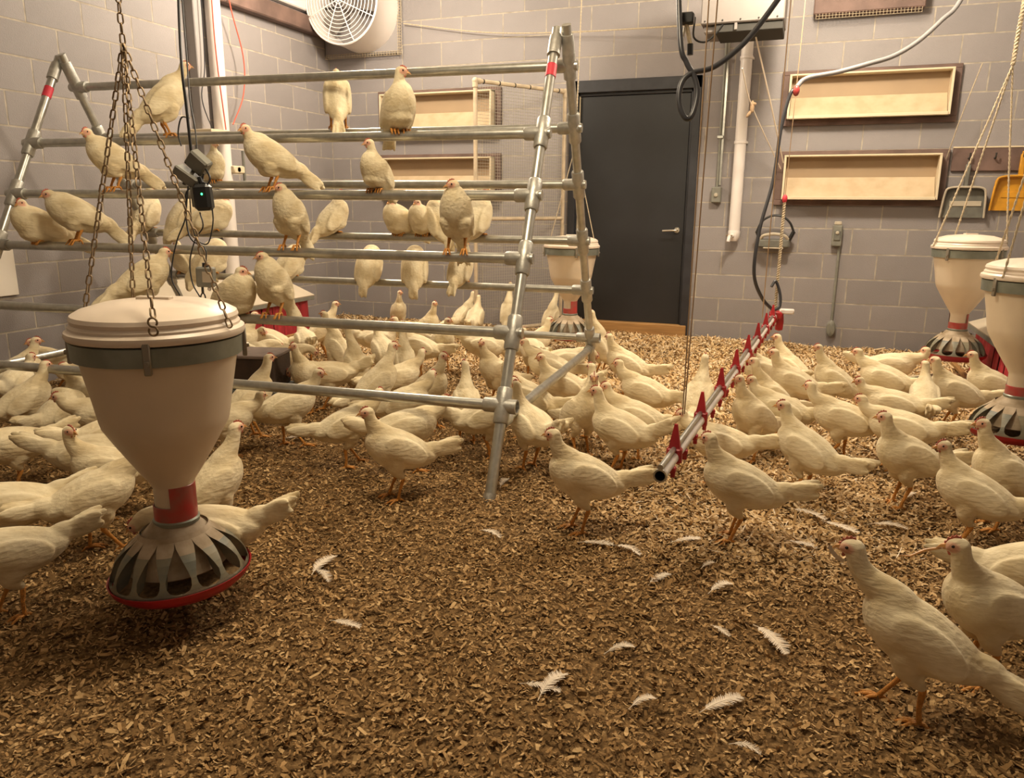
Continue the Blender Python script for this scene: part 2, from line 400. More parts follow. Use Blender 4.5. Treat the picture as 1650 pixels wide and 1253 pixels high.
# ------------------------------------------------------------------ litter bed
def bed_h(x, y):
    return LIT+.006*np.sin(x*2.1+y*1.3)+.005*np.sin(x*4.7-y*3.9+1)+.004*np.sin(x*9+y*7.5)
def make_litter():
    nx, ny = 210, 250
    xs = np.linspace(.012, XR-.012, nx); ys = np.linspace(YB+.012, -.012, ny); X, Y = np.meshgrid(xs, ys)
    Z = bed_h(X, Y)+RNG.normal(0, .0022, X.shape)
    V = np.stack([X, Y, Z], -1).reshape(-1, 3)
    i = np.arange(nx*ny).reshape(ny, nx)
    Q = np.stack([i[:-1, :-1], i[:-1, 1:], i[1:, 1:], i[1:, :-1]], -1).reshape(-1, 4)
    # chips: dense close to the viewer's end of the pen, longer pale strands at the wall end
    n = 820000
    px = RNG.uniform(.05, XR-.05, n); py = RNG.uniform(-7.3, -.06, n)
    dist = np.hypot(px-CAM[0], py-CAM[1])
    dens = np.clip(2.5/(dist+.25), .26, 1.0)
    keep = (RNG.random(n) < dens*.70) & (dist > .35)
    px, py, dist = px[keep], py[keep], dist[keep]; n = len(px)
    # worn, fine litter at the near end; fresh pale shavings towards the wall and under the drinker line
    fresh = np.clip((py+3.9+.5*np.sin(px*1.9)+.25*np.sin(px*5+py*3))/1.5, 0, 1)
    fresh = np.maximum(fresh, .75*np.exp(-((px-4.45)/.6)**2)*np.clip((py+4.7)/.5, 0, 1))
    fresh = np.where(px < 1.9, fresh*.8, fresh)
    ln = RNG.gamma(2.6, .0031, n)+.0038+fresh*RNG.gamma(2.2, .010, n)
    wd = ln*RNG.uniform(.22, .6, n); wd = np.where(fresh > .4, np.minimum(wd, .010), wd); wd = np.clip(wd, .002, .011)
    strand = (RNG.random(n) < .022) & (fresh > .3); ln = np.where(strand, RNG.uniform(.03, .085, n), ln); wd = np.where(strand, RNG.uniform(.0018, .0035, n), wd)
    an = RNG.uniform(0, 2*PI, n); tilt = RNG.normal(0, .35, n)*np.where(strand, .25, 1); roll = RNG.normal(0, .45, n); curl = RNG.uniform(-.35, .5, n)
    ux = np.stack([np.cos(an)*np.cos(tilt), np.sin(an)*np.cos(tilt), np.sin(tilt)], -1)
    vx = np.stack([-np.sin(an), np.cos(an), np.zeros(n)], -1)
    nz = np.cross(ux, vx); vy = vx*np.cos(roll)[:, None]+nz*np.sin(roll)[:, None]; nz = np.cross(ux, vy)
    pz = bed_h(px, py)+.0025+RNG.gamma(1.6, .0022, n)+np.abs(np.sin(tilt))*ln*.25
    c = np.stack([px, py, pz], -1); L2 = (ln/2)[:, None]; W2 = (wd/2)[:, None]; k = (curl*ln*.35)[:, None]
    taper = RNG.uniform(.35, 1, (n, 1))
    P = np.stack([c-ux*L2-vy*W2*taper+nz*k, c-ux*L2+vy*W2*taper+nz*k, c-vy*W2-nz*k*.3, c+vy*W2-nz*k*.3, c+ux*L2-vy*W2*taper+nz*k*.6, c+ux*L2+vy*W2*taper+nz*k*.6], 1)
    off = len(V); VV = np.concatenate([V, P.reshape(-1, 3)])
    base = off+6*np.arange(n)[:, None]
    q1 = base+np.array([[0, 1, 3, 2]]); q2 = base+np.array([[2, 3, 5, 4]])
    F = np.concatenate([Q, q1, q2])
    me = bpy.data.meshes.new('wood_shavings')
    me.vertices.add(len(VV)); me.vertices.foreach_set('co', VV.astype(np.float32).ravel())
    me.loops.add(F.size); me.loops.foreach_set('vertex_index', F.astype(np.int32).ravel())
    me.polygons.add(len(F)); me.polygons.foreach_set('loop_start', np.arange(0, F.size, 4, dtype=np.int32))
    me.polygons.foreach_set('loop_total', np.full(len(F), 4, dtype=np.int32))
    mi = np.ones(len(F), dtype=np.int32); mi[:len(Q)] = 0
    me.materials.append(M['bed']); me.materials.append(M['chips']); me.polygons.foreach_set('material_index', mi)
    dark = np.array([.13, .072, .027]); mid = np.array([.40, .242, .102]); pale = np.array([.70, .49, .25]); white = np.array([.84, .72, .54])
    t = RNG.beta(1.5, 2.2, n)[:, None]
    worn = np.where(t < .5, dark+(mid-dark)*t*2, mid+(pale-mid)*(t-.5)*2)
    fr = np.where(t < .4, mid+(pale-mid)*t*2.5, pale+(white-pale)*(t-.4)/.6)
    col = worn*(1-fresh[:, None])+fr*fresh[:, None]
    col = np.where(strand[:, None], white*np.array([1., 1.02, 1.08]), col)
    C = np.ones((len(VV), 4), dtype=np.float32); C[off:, :3] = np.repeat(col, 6, axis=0)
    ca = me.color_attributes.new('tone', 'FLOAT_COLOR', 'POINT'); ca.data.foreach_set('color', C.ravel())
    me.update(); me.validate()
    sm = np.zeros(len(F), dtype=bool); sm[:len(Q)] = True; me.polygons.foreach_set('use_smooth', sm)
    o = bpy.data.objects.new('wood_shavings', me); COL.objects.link(o)
    tag(o, 'brown wood shavings and dust spread over the whole pen floor, paler towards the wall', 'bedding', kind='stuff')
make_litter()

# ------------------------------------------------------------------ perch frame
A0 = np.array([3.43, -4.30, LIT-.02]); B0 = np.array([3.319, -2.209, LIT-.02]); TN = np.array([3.345, -3.254, 1.945]); TF = np.array([3.395, -3.244, 1.955])
DL = np.array([-2.9, -.2, 0.])
nr = lambda t: A0+(TN-A0)*t
fr_ = lambda t: B0+(TF-B0)*t
PR = .0225
pf = empty('perch_frame', (3.4, -3.25, LIT), 'tall galvanised steel pipe A-frame perch rack on the litter', 'perch rack'); pbase = np.array([3.4, -3.25, LIT])
NT = [.767, .625, .487, .332, .188]; FT = [.796, .656, .501, .351, .192]
def ppart(name, mbx, smooth=True): return child_of_group(name, mbx, pf, pbase, smooth)
for side in (0, 1):
    D = DL*side
    for (a, top, up) in ((A0, TN, nr), (B0, TF, fr_)):
        b = MB(); b.tube([a+D, top+D+(top-a)*.02], PR, 'galv', 18); ppart('leg', b)
    # hollow apex cap rings and tees
    for up in (nr, fr_):
        e = up(1)-up(0); e /= np.linalg.norm(e)
        b = MB(); b.tube([up(.955)+D, up(.985)+D, up(1.0)+D], [PR+.008, PR+.008, PR+.006], 'fitting', 18); ppart('pipe_fitting', b)
    for up, TT in ((nr, NT), (fr_, FT)):
        e = up(1)-up(0); e /= np.linalg.norm(e); s = -1 if side == 0 else 1
        for t in TT:
            c = up(t)+D; b = MB()
            b.tube([c-e*.075, c-e*.068, c+e*.068, c+e*.075], [PR+.006, PR+.0095, PR+.0095, PR+.006], 'fitting', 18)
            b.tube([c, c+np.array([s*.075, 0, 0]), c+np.array([s*.082, 0, 0])], [PR+.008, PR+.008, PR+.005], 'fitting', 18)
            b.tube([c-np.array([s*.030, 0, 0]), c], [PR+.004, PR+.004], 'fitting', 16)
            ppart('pipe_fitting', b)
    b = MB(); c = fr_(.935)+D; e = fr_(1)-fr_(0); e /= np.linalg.norm(e); s = -1 if side == 0 else 1
    b.tube([c-e*.06, c+e*.06], PR+.009, 'fitting', 18); b.tube([c, c+np.array([s*.08, 0, 0])], PR+.008, 'fitting', 18); ppart('pipe_fitting', b)
    b = MB(); e = nr(1)-nr(0); e /= np.linalg.norm(e); c = nr(.915)+D; b.tube([c-e*.032, c+e*.032], PR+.0022, 'tape', 18)
    tag(ppart('tape_band', b), 'red tape wrapped round the pipe')
    # cross bar joining the feet at the end
    b = MB(); p = nr(.155)+D; q = fr_(.155)+D; b.tube([p, q], PR*.95, 'galv', 16); ppart('cross_bar', b)
    for p, q in ((p, q), (q, p)):
        d = (q-p)/np.linalg.norm(q-p); b = MB(); b.tube([p+d*.01, p+d*.085], PR+.007, 'fitting', 16); e = (nr(1)-nr(0)) if p is not q else e
        b.lathe([(.012, -.002), (.02, .0)], 'fitting', 10, p); ppart('pipe_fitting', b)
    for up, t in ((nr, NT[4]), (fr_, FT[4])):
        c = up(t)+D; s = 1 if side == 0 else -1; b = MB(); v_ = np.array([s, 0, 0.])
        b.lathe([(PR+.001, .0), (PR+.008, .0), (PR+.008, .062), (PR+.001, .062), (PR-.001, .045), (PR-.001, .03)], 'fitting', 20, c, v_); b.lathe([(0, .035), (PR, .035)], 'dark', 16, c, v_); ppart('open_end', b)  # dark disc paints the shade inside the hollow pipe end
    for a, top in ((A0, TN), (B0, TF)):
        e = (top-a)/np.linalg.norm(top-a); b = MB(); b.tube([a+D, a+D+e*.05], PR+.004, 'fitting', 16); ppart('foot_sleeve', b)
RAIL = {}
def rail(name, P):
    e = np.array([1., 0, 0]); Q = P+DL; d = (P-Q)/np.linalg.norm(P-Q)
    b = MB(); b.tube([Q-d*.045, Q+(P-Q)*.33, Q+(P-Q)*.66, P+d*.04], PR, 'galv', 20); ppart('perch_rail', b); RAIL[name] = (P, Q)
for i, t in enumerate(NT): rail('N%d' % (i+1), nr(t))
for i, t in enumerate(FT): rail('F%d' % (i+1), fr_(t))
rail('T', fr_(.935))
def on_rail(name, x):
    P, Q = RAIL[name]; lo, hi = -.1, 1.4
    for _ in range(50):
        m = (lo+hi)/2
        if pr(P+(Q-P)*m)[0] > x: lo = m
        else: hi = m
    return P+(Q-P)*lo+np.array([0, 0, PR])

# ------------------------------------------------------------------ feeders
def feeder(label, loc, tilt=0., scale=1., spin=0.):
    """hanging bucket feeder; loc = bottom centre of the pan"""
    f = empty('hanging_feeder', loc, label, 'feeder', 'bucket feeders hung over the litter', (0, 0, spin)); f.scale = (scale,)*3
    b = MB(); b.lathe([(.052, .275), (.052, .345), (.060, .362), (.085, .40), (.130, .475), (.158, .525), (.163, .545), (.172, .60), (.200, .745), (.203, .755)], 'cream', 56)
    b.lathe([(.197, .755), (.168, .60), (.05, .38)], 'cream', 40); b.build('hopper', f, True)
    b = MB(); b.lathe([(.200, .762), (.214, .764), (.218, .772), (.216, .782), (.206, .789), (.206, .795), (.200, .802), (.203, .812), (.199, .822), (.180, .833), (.13, .847), (.06, .854), (.0, .856)], 'lid', 56)
    b.box((-.045, -.012, .853), (.045, .012, .862), 'lid', .004); b.build('lid', f, True)
    b = MB(); b.lathe([(.2025, .712), (.2075, .712), (.2095, .758), (.203, .760)], 'band', 56); b.build('rim_band', f, True)
    for k in range(4):
        an = k*PI/2+.35; d = np.array([math.cos(an), math.sin(an), 0])
        b = MB(); R = np.array(Matrix.Rotation(an, 3, 'Z')); b.box(d*.212+np.array([-.006, -.009, .695]), d*.212+np.array([.006, .009, .775]), 'chain', .003)
        b.v = [tuple((R@(np.array(v)-d*.212-np.array([0, 0, .735])))+d*.212+np.array([0, 0, .735])) for v in b.v]
        b.lathe([(.001, .006), (.006, .006), (.007, 0)], 'chain', 10, d*.218+np.array([0, 0, .725]), d); b.build('hanger_clip', f, True)
    # collar with its cut-out window: full ring below, half ring above
    b = MB(); b.lathe([(.0545, .250), (.0565, .252), (.0565, .292), (.0545, .294)], 'redclear', 36)
    b.lathe([(.0545, .290), (.0565, .290), (.0565, .350), (.0545, .352)], 'redclear', 24, a0=-PI*.42, a1=PI*.75); b.build('collar', f, True)
    b = MB(); b.lathe([(.055, .238), (.060, .240), (.061, .250), (.056, .254)], 'band', 36); b.build('clamp_ring', f, True)
    g = empty('pan_assembly'); g.parent = f; g.rotation_euler = (0, tilt, 0); g.location = (0, 0, .052); g.scale = (.965, .965, .79)
    b = MB(); b.lathe([(.054, .250), (.062, .238), (.088, .205), (.112, .165), (.130, .120), (.138, .085), (.134, .080)], 'dusty', 48); b.build('feed_cone', g, True)
    b = MB(); n = 14
    # fins: each a curved blade from the cone shoulder down and out to the pan rim
    for k in range(n):
        an = 2*PI*k/n; c, s = math.cos(an), math.sin(an); tx = np.array([-s, c, 0]); rd = np.array([c, s, 0])
        prof = [(.100, .198), (.134, .166), (.165, .125), (.182, .082), (.187, .055)]; inn = [(.118, .150), (.134, .105), (.150, .070), (.178, .050)]
        vs = []; w = .0022
        for (r_, z_) in prof+inn[::-1]:
            vs.append(rd*r_+np.array([0, 0, z_]))
        K = len(vs); fs = [tuple(range(K)), tuple(range(2*K-1, K-1, -1))]+[(i, K+i, K+(i+1) % K, (i+1) % K) for i in range(K)]
        b.add([v+tx*w for v in vs]+[v-tx*w for v in vs], fs, 'fin')
        # shell between the fins: solid shoulder, pointed-arch opening, scalloped rim
        prf = np.array([(.092, .215), (.100, .200), (.116, .184), (.135, .166), (.152, .147), (.166, .125), (.177, .102), (.184, .080), (.187, .066), (.189, .054)])
        for sg in (0, 1):
            vs = []
            for q, (r_, z_) in enumerate(prf):
                v = q/(len(prf)-1); ope = 0 if v < .2 else (.41*min(1, ((v-.2)/.45))**.75 if v < .66 else .41*math.sqrt(max(0, 1-((v-.66)/.34)**2)))
                for w_ in np.linspace(0, 1, 4):
                    uu = (.5-ope)*w_ if sg == 0 else 1-(.5-ope)*w_
                    a_ = an+2*PI/n*uu; vs.append((r_*math.cos(a_), r_*math.sin(a_), z_))
            qs = [(q*4+c_, q*4+c_+1, (q+1)*4+c_+1, (q+1)*4+c_) for q in range(len(prf)-1) for c_ in range(3)]
            b.add(vs, qs[:9], 'dusty'); b.add(vs, qs[9:], 'fin')
    b.lathe([(.182, .046), (.189, .048), (.189, .056), (.182, .056)], 'fin', 56)
    b.build('grille', g, False)
    b = MB(); b.lathe([(.0, .0), (.12, .0), (.165, .012), (.186, .034), (.193, .052), (.197, .053), (.190, .030), (.168, .006), (.12, -.006), (.0, -.006)], 'red', 56)
    b.build('pan', g, True)
    b = MB(); b.lathe([(0, .03), (.13, .026), (.17, .02)], 'feed', 40); b.build('feed', g, True)
    return f
feeder('large cream bucket feeder hanging in the left foreground from rusty chains', (2.935, -5.385, .088), tilt=-.055, spin=.3)
feeder('cream bucket feeder hanging in front of the black door beside the perch rack', (2.83, -1.10, .105), scale=1.0, spin=.1)
feeder('cream bucket feeder hanging by the right end of the block wall below the grey dustpan', (5.47, -1.42, .20), scale=.97, spin=.5)
feeder('cream bucket feeder cut off by the right edge of the photo', (5.45, -3.08, .145), scale=.98, spin=.2)

# link chains -------------------------------------------------------
def link_mesh(name, m, L=.030, W=.017, r=.0023):
    b = MB(); P = []
    a = (L-W)/2
    for j in range(16):
        an = 2*PI*j/16; P.append(np.array([math.cos(an)*(W/2-r), 0, math.sin(an)*(W/2-r)+(a if math.sin(an) >= 0 else -a)]))
    P.append(P[0]); n = 6; vs = []; K = 16
    for i in range(K):
        t = P[(i+1) % K]-P[(i-1) % K]; t /= np.linalg.norm(t); u = np.array([0, 1., 0]); w = np.cross(t, u)
        for j in range(n): an = 2*PI*j/n; vs.append(P[i]+r*(math.cos(an)*u+math.sin(an)*w))
    fs = [(i*n+j, i*n+(j+1) % n, ((i+1) % K)*n+(j+1) % n, ((i+1) % K)*n+j) for i in range(K) for j in range(n)]
    b.add(vs, fs, m); return b.mesh(name, True)
LK = {'rust': link_mesh('link', 'rust'), 'chain': link_mesh('link', 'chain', .030, .016, .002)}
def chain(pts, label, m='rust', step=.0245, group=None, hook=False):
    base = np.array(pts[0]); ch = empty('hanging_chain', base, label, 'chain', group)
    k = 0
    for p, q in zip(pts[:-1], pts[1:]):
        p = np.array(p, float); q = np.array(q, float); d = q-p; L_ = np.linalg.norm(d); n = max(1, round(L_/step)); dn = d/L_
        for i in range(n):
            c = p+d*(i+.5)/n
            R = Vector((0, 0, 1)).rotation_difference(Vector(dn)).to_matrix().to_4x4() @ Matrix.Rotation((k % 2)*PI/2+.35+random.uniform(-.25, .25), 4, 'Z')
            inst('link', LK[m], ch, mtx=Matrix.Translation(Vector(c-base)) @ R); k += 1
    if hook:
        e = np.array(pts[-1]); b = MB(); o_ = e-base+np.array([0, 0, -.022]); R_ = .0105
        P = [o_+_r*(R_*math.cos(a))+np.array([0, 0, R_+R_*math.sin(a)]) for a in np.radians(np.linspace(-40, 270, 18))]
        P += [o_+_r*(R_*math.cos(a))+np.array([0, 0, -R_+R_*math.sin(a)]) for a in np.radians(np.linspace(72, -220, 17))]
        P = [p-fw*.006 for p in P]; b.tube(P, .0026, 'rust', 8); b.build('s_hook', ch, True)
    return ch
cx0, cy0, cz0 = 2.935, -5.385, .088
top = np.array([2.80, -5.27, 1.585]); rim = lambda an: np.array([cx0+.219*math.cos(an), cy0+.219*math.sin(an), cz0+.79])
chain([top+(0, 0, 1.7), top], 'rusty single chain rising above the foreground feeder')
G = 'rusty chains spreading to the foreground feeder rim'
def rimpx(x): # rim point seen under pixel column x, front (near) or back half
    best = None
    for k in range(720):
        an = 2*PI*k/720; p = rim(an); q = pr(p)
        if best is None or abs(q[0]-x[0])+(.0 if (q[2] < 2.0) == x[1] else 1e3) < best[0]: best = (abs(q[0]-x[0])+(.0 if (q[2] < 2.0) == x[1] else 1e3), p)
    return best[1]
cC = rimpx((250, True)); cC = cC+np.array([0, 0, .045])
chain([top, cC], 'rusty chain down the front of the foreground feeder ending in an S hook', hook=True)
chain([top, rimpx((134, False))], 'leftmost rusty chain of the foreground feeder')
chain([top, rimpx((371, True))], 'rightmost rusty chain of the foreground feeder')
chain([top, rimpx((215, False))], 'rusty chain running behind the lid of the foreground feeder')

# ------------------------------------------------------------------ nipple drinker line
ND = empty('nipple_drinker_line', (4.17, -4.76, .42), 'white drinker pipe with red nipples and saddles slanting down the pen', 'drinker line'); nb = np.array([4.17, -4.76, .42])
q0 = np.array([4.168, -4.79, .42]); q1 = np.array([4.362, -1.10, .42]); dn = (q1-q0)/np.linalg.norm(q1-q0); side_ = np.array([dn[1], -dn[0], 0])
def ndp(n_, b, sm=True): return child_of_group(n_, b, ND, nb, sm)
b = MB(); b.tube([q0, q1], .0175, 'white', 16, cap=False); b.tube([q0+dn*.001, q1-dn*.001], .0150, 'dark', 16, cap=False); b.tube([q0+dn*.05, q0+dn*.06], .0150, 'dark', 12); ndp('pipe', b)
b = MB(); b.tube([q0+np.array([0, 0, .026]), q1+np.array([0, 0, .026])], .0085, 'galv', 12); ndp('support_rail', b)
b = MB(); b.lathe([(.0155, -.001), (.0205, -.001), (.0205, .012), (.0178, .012)], 'galv', 18, q0, dn); ndp('end_ring', b)
for k in range(8):
    c = q0+dn*(.20+k*.47); b = MB()
    b.box(c+np.array([-.024, -.016, -.022]), c+np.array([.024, .016, .030]), 'red', .006)
    b.add([c+np.array(v) for v in ((-.018, -.012, .028), (.018, -.012, .028), (.018, .012, .028), (-.018, .012, .028), (-.004, -.004, .105), (.006, -.004, .105), (.006, .004, .105), (-.004, .004, .105))],
          [(0, 1, 5, 4), (1, 2, 6, 5), (2, 3, 7, 6), (3, 0, 4, 7), (4, 5, 6, 7), (0, 3, 2, 1)], 'red'); ndp('hanger_saddle', b, False)
for k in range(20):
    c = q0+dn*(.12+k*.186); b = MB()
    b.box(c+side_*.006+np.array([-.013, -.013, -.026]), c+side_*.006+np.array([.017, .013, -.008]), 'red', .003)
    p = c+side_*.014; b.tube([p+np.array([0, 0, -.022]), p+np.array([0, 0, -.040])], .0075, 'red', 10); b.tube([p+np.array([0, 0, -.038]), p+np.array([0, 0, -.056])], .0032, 'chrome', 8); ndp('nipple', b)
b = MB(); e = q1; b.box(e+np.array([-.04, -.03, -.02]), e+np.array([.05, .06, .035]), 'red', .01); b.box(e+np.array([.03, -.02, .02]), e+np.array([.13, .03, .055]), 'white', .012)
b.lathe([(.0, .07), (.022, .065), (.03, .0), (.026, -.06), (.0, -.07)], 'red', 16, e+np.array([.035, .02, -.04])); ndp('pressure_regulator', b)

# ropes, strings and hoses -----------------------------------------
def line(name, pts, r, m, label, cat, n=6, group=None, kids=None, smooth_n=6):
    P = crom(pts, smooth_n) if len(pts) > 2 else [np.array(p, float) for p in pts]
    base = P[0]; b = MB(); b.tube([p-base for p in P], r, m, n); o = b.build(name, None, True, base); tag(o, label, cat, group); return o
def twisted(pts, r, m, label, cat='rope', turns=30):
    P = [np.array(p, float) for p in pts]; base = P[0]; o = empty('twisted_rope', base, label, cat)
    K = 140; seg = [np.linalg.norm(P[i+1]-P[i]) for i in range(len(P)-1)]; T = sum(seg)
    def at(s):
        s *= T
        for i, l in enumerate(seg):
            if s <= l or i == len(seg)-1: return P[i]+(P[i+1]-P[i])*s/l
            s -= l
    for ph in (0, PI):
        Q = []
        for k in range(K+1):
            s = k/K; a = s*turns*PI+ph; Q.append(at(s)-base+np.array([math.cos(a), math.sin(a), 0])*r*.9)
        b = MB(); b.tube(Q, r, m, 5); b.build('strand', o, True)
    return o
s_top = lambda p, z=ZC: np.array([p[0], p[1], z])
pA = q0+dn*.30+np.array([0, 0, .11])
line('suspension_cord', [pA+(0, 0, -.0), (4.19, -4.48, 3.29)], .0022, 'string', 'left one of the paired cords holding the near end of the drinker line', 'cord')
line('suspension_cord', [pA+(0.004, .012, 0), (4.235, -4.46, 3.29)], .0022, 'string', 'right one of the paired cords holding the near end of the drinker line', 'cord')
pB = q0+dn*2.75+np.array([0, 0, .11])
b = MB()
line('suspension_cord', [pB, (4.33, -2.03, 3.29)], .0035, 'string', 'thick brown cord to the middle of the drinker line', 'cord')
pC = q1+np.array([0, -.05, .05])
twisted([pC, pC+np.array([.0, 0, .75])], .0065, 'rope', 'plaited rope above the far end of the drinker line, below the grey tray', turns=44)
line('suspension_cord', [pC+np.array([0, 0, .75]), pC+np.array([.02, 0, 2.0]), (4.39, -1.15, 3.29)], .003, 'string', 'thin cord rising from the plaited rope past the tan wall vents', 'cord')
b = MB(); b.ell((0, 0, 0), (.018, .018, .03), 'tape'); o = b.build('cord_lock', None, True, pC+np.array([0, 0, .77])); tag(o, 'small red cord lock at the top of the plaited rope', 'fastener')
# rope pairs fanning down behind the white drain pipe
w1 = aty(1218, 60, -.9); w2 = aty(1262, 262, -.12)
line('slack_twine', [w1, (w1+w2)/2+(0, 0, .01), w2], .006, 'plume', 'pale twine slanting from the heater to the lower right tan vent, upper strand', 'twine')
w3 = aty(1196, 110, -.9); w4 = aty(1258, 272, -.12); wk = aty(1212, 172, -.6)
line('slack_twine', [w3, wk, w4], .0045, 'plume', 'pale knotted twine slanting to the lower right tan vent, lower strand', 'twine')
b = MB(); b.ell((0, 0, 0), (.017, .017, .045), 'string'); b.ell((-.02, 0, -.05), (.013, .012, .03), 'string', R=np.array(Matrix.Rotation(.6, 3, 'Y'))); b.ell((.006, 0, .02), (.024, .016, .014), 'string')
tag(b.build('twine_knot', None, True, wk), 'brown knot tied in the twine beside the white drain pipe', 'knot')
line('slack_twine', [aty(650, 38, -.05), aty(780, 52, -.08), aty(905, 52, -.1), aty(1100, 42, -.3), aty(1190, 36, -.8)], .005, 'rope', 'pale twine sagging along the wall from the fan to the heater', 'twine')
# centre feeder cords, hung from a beaded cord
apx = np.array([2.84, -1.10, 1.62])
twisted([apx, apx+np.array([0.03, 0, 1.66])], .003, 'rope', 'thin beaded cord above the feeder by the black door', turns=70)
for dx, nm in ((-.19, 'left'), (.19, 'right')):
    line('suspension_cord', [apx, (2.83+dx, -1.10, .875)], .0035, 'rope', nm+' cord of the pair holding the feeder by the black door', 'cord')
b = MB(); b.box((-.02, -.006, -.05), (.02, .006, .05), 'greypan', .005); tag(b.build('cord_adjuster', None, False, apx+(0, 0, .0)), 'small grey cord adjuster above the feeder by the black door', 'fastener')
# right feeders' ropes
rb = np.array([5.47, -1.42, 1.0]); rt = np.array([5.56, -1.42, 2.0])
twisted([rt, (5.60, -1.42, 3.28)], .008, 'rope', 'thick twisted rope above the feeder below the grey dustpan', turns=60)
for dx, dy, nm in ((-.19, -.06, 'left'), (-.06, .19, 'middle'), (.19, .02, 'right')):
    twisted([rt, (5.47+dx*1.08, -1.42+dy, .955)], .0035, 'rope', nm+' rope of the three holding the feeder below the grey dustpan', turns=40)
rt2 = np.array([5.45, -3.08, 2.0])
twisted([rt2, (5.45, -3.08, 3.28)], .006, 'rope', 'twisted rope above the feeder cut off by the right edge', turns=50)
for dx, dy, nm in ((-.16, -.14, 'near'), (-.14, .16, 'far')):
    twisted([rt2, (5.45+dx, -3.08+dy, .905)], .003, 'rope', nm+' rope holding the feeder cut off by the right edge', turns=36)
line('slack_twine', [aty(1583, 102, -.3), aty(1548, 190, -.2), aty(1525, 255, -.05)], .004, 'rope', 'pale twine slanting down to the board of hooks', 'twine')
# hoses
def hpx(*a): return [atd(x, y, d) for x, y, d in a]
line('black_hose', hpx((1092, -120, 2.95), (1096, 60, 2.9), (1106, 100, 2.9), (1118, 122, 2.9), (1124, 150, 2.9), (1116, 184, 2.9), (1104, 190, 2.9), (1094, 165, 2.9), (1098, 135, 2.9), (1114, 118, 2.9), (1150, 108, 2.9), (1190, 78, 2.9), (1222, 42, 2.9), (1260, -10, 2.9), (1330, -110, 2.9)), .0105, 'hose', 'black hose looping in front of the door top and rising right', 'hose', 10)
line('thin_cable', hpx((1120, 28, 3.0), (1118, 60, 3.0), (1135, 68, 3.0), (1152, 56, 3.0), (1165, 40, 3.0)), .004, 'hose', 'thin dark cable looping under the heater', 'cable')
line('grey_hose', hpx((1600, -110, 4.9), (1548, 0, 4.9), (1518, 32, 4.9), (1480, 66, 4.9), (1440, 90, 4.9), (1398, 103, 4.9), (1350, 116, 4.95), (1300, 126, 5.0), (1282, 142, 5.0)), .015, 'greyhose', 'grey supply hose sweeping down from upper right across the tan vent', 'hose', 10)
line('black_hose', hpx((1282, 142, 5.0), (1272, 155, 5.0), (1258, 210, 5.05), (1246, 290, 5.1), (1224, 370, 5.15), (1215, 440, 5.2), (1228, 480, 5.3), (1246, 500, 5.42)), .012, 'hose', 'black hose running down beside the tan vents to the drinker line', 'hose', 10)
line('black_hose', hpx((1246, 500, 5.42), (1256, 494, 5.42), (1257, 474, 5.42), (1250, 453, 5.42), (1243, 462, 5.42)), .010, 'hose', 'short black hose loop at the far end of the drinker line', 'hose', 8)
b = MB(); b.ell((0, 0, 0), (.022, .022, .035), 'redclear'); tag(b.build('hose_joint', None, True, atd(1283, 146, 4.98)), 'small red joint where the grey hose meets the black hose', 'fitting')
b = MB(); b.box((-.025, -.02, -.03), (.03, .02, .012), 'black', .006); b.tube([(.0, 0, -.02), (.02, 0, -.10)], .008, 'rope', 8); b.tube([(.02, 0, -.10), (.022, 0, -.14)], .012, 'black', 8); b.tube([(.0, .01, -.02), (-.01, .01, -.07)], .006, 'chrome', 8)
tag(b.build('pulley', None, True, atd(1106, 26, 2.95)), 'small black pulley with a toggle at the top of the hose loop', 'pulley')

# ------------------------------------------------------------------ things on the back wall
def inlet(label, x0, x1, z0, z1):
    g = empty('wall_vent', (x0, 0, z0), label, 'vent', 'tan lined air inlets on the block wall'); base = (x0, 0, z0)
    def p(n_, boxes, m, bev=.003):
        b = MB()
        for lo, hi in boxes: b.box(lo, hi, m, bev)
        return child_of_group(n_, b, g, base)
    w = .055
    p('frame_board', [((x0, -.035, z0), (x1, -.001, z0+w*.8))], 'browntrim'); p('frame_board', [((x0, -.035, z1-w*.55), (x1, -.001, z1))], 'browntrim')
    p('frame_board', [((x0, -.035, z0+w*.8), (x0+w, -.001, z1-w*.55))], 'browntrim'); p('frame_board', [((x1-w, -.035, z0+w*.8), (x1, -.001, z1-w*.55))], 'browntrim')
    a0, a1, c0, c1 = x0+w+.004, x1-w-.004, z0+w*.8+.004, z1-w*.55-.004
    p('liner_back', [((a0, -.012, c0), (a1, -.002, c1))], 'tan', 0)
    # hinged baffle leaning out from the sill, cheeks at both ends
    b = MB(); zm = c0+(c1-c0)*.50
    b.add([(a0+.02, -.118, c0+.015), (a1-.02, -.118, c0+.015), (a1-.02, -.014, zm), (a0+.02, -.014, zm), (a0+.02, -.125, c0), (a1-.02, -.125, c0), (a1-.02, -.014, c0), (a0+.02, -.014, c0)],
          [(0, 1, 2, 3), (4, 5, 1, 0), (7, 6, 5, 4), (3, 2, 6, 7), (0, 3, 7, 4), (1, 5, 6, 2)], 'tanlit'); child_of_group('baffle', b, g, base)
    for xx in (a0, a1-.016):
        b = MB(); vs = [(-.128, c0), (-.115, c1), (-.003, c1), (-.003, c0)]
        b.add([(xx, y, z) for y, z in vs]+[(xx+.016, y, z) for y, z in vs], [(0, 1, 2, 3), (7, 6, 5, 4), (0, 4, 5, 1), (1, 5, 6, 2), (2, 6, 7, 3), (3, 7, 4, 0)], 'tanedge'); child_of_group('cheek', b, g, base)
    p('lip', [((a0+.014, -.138, c0-.004), (a1-.014, -.122, c0+.02))], 'tanedge'); p('head_strip', [((a0, -.118, c1-.014), (a1, -.003, c1))], 'tanedge')
    return g
inlet('upper right tan lined air vent in a brown frame above another', 4.24, 5.51, 1.82, 2.235)
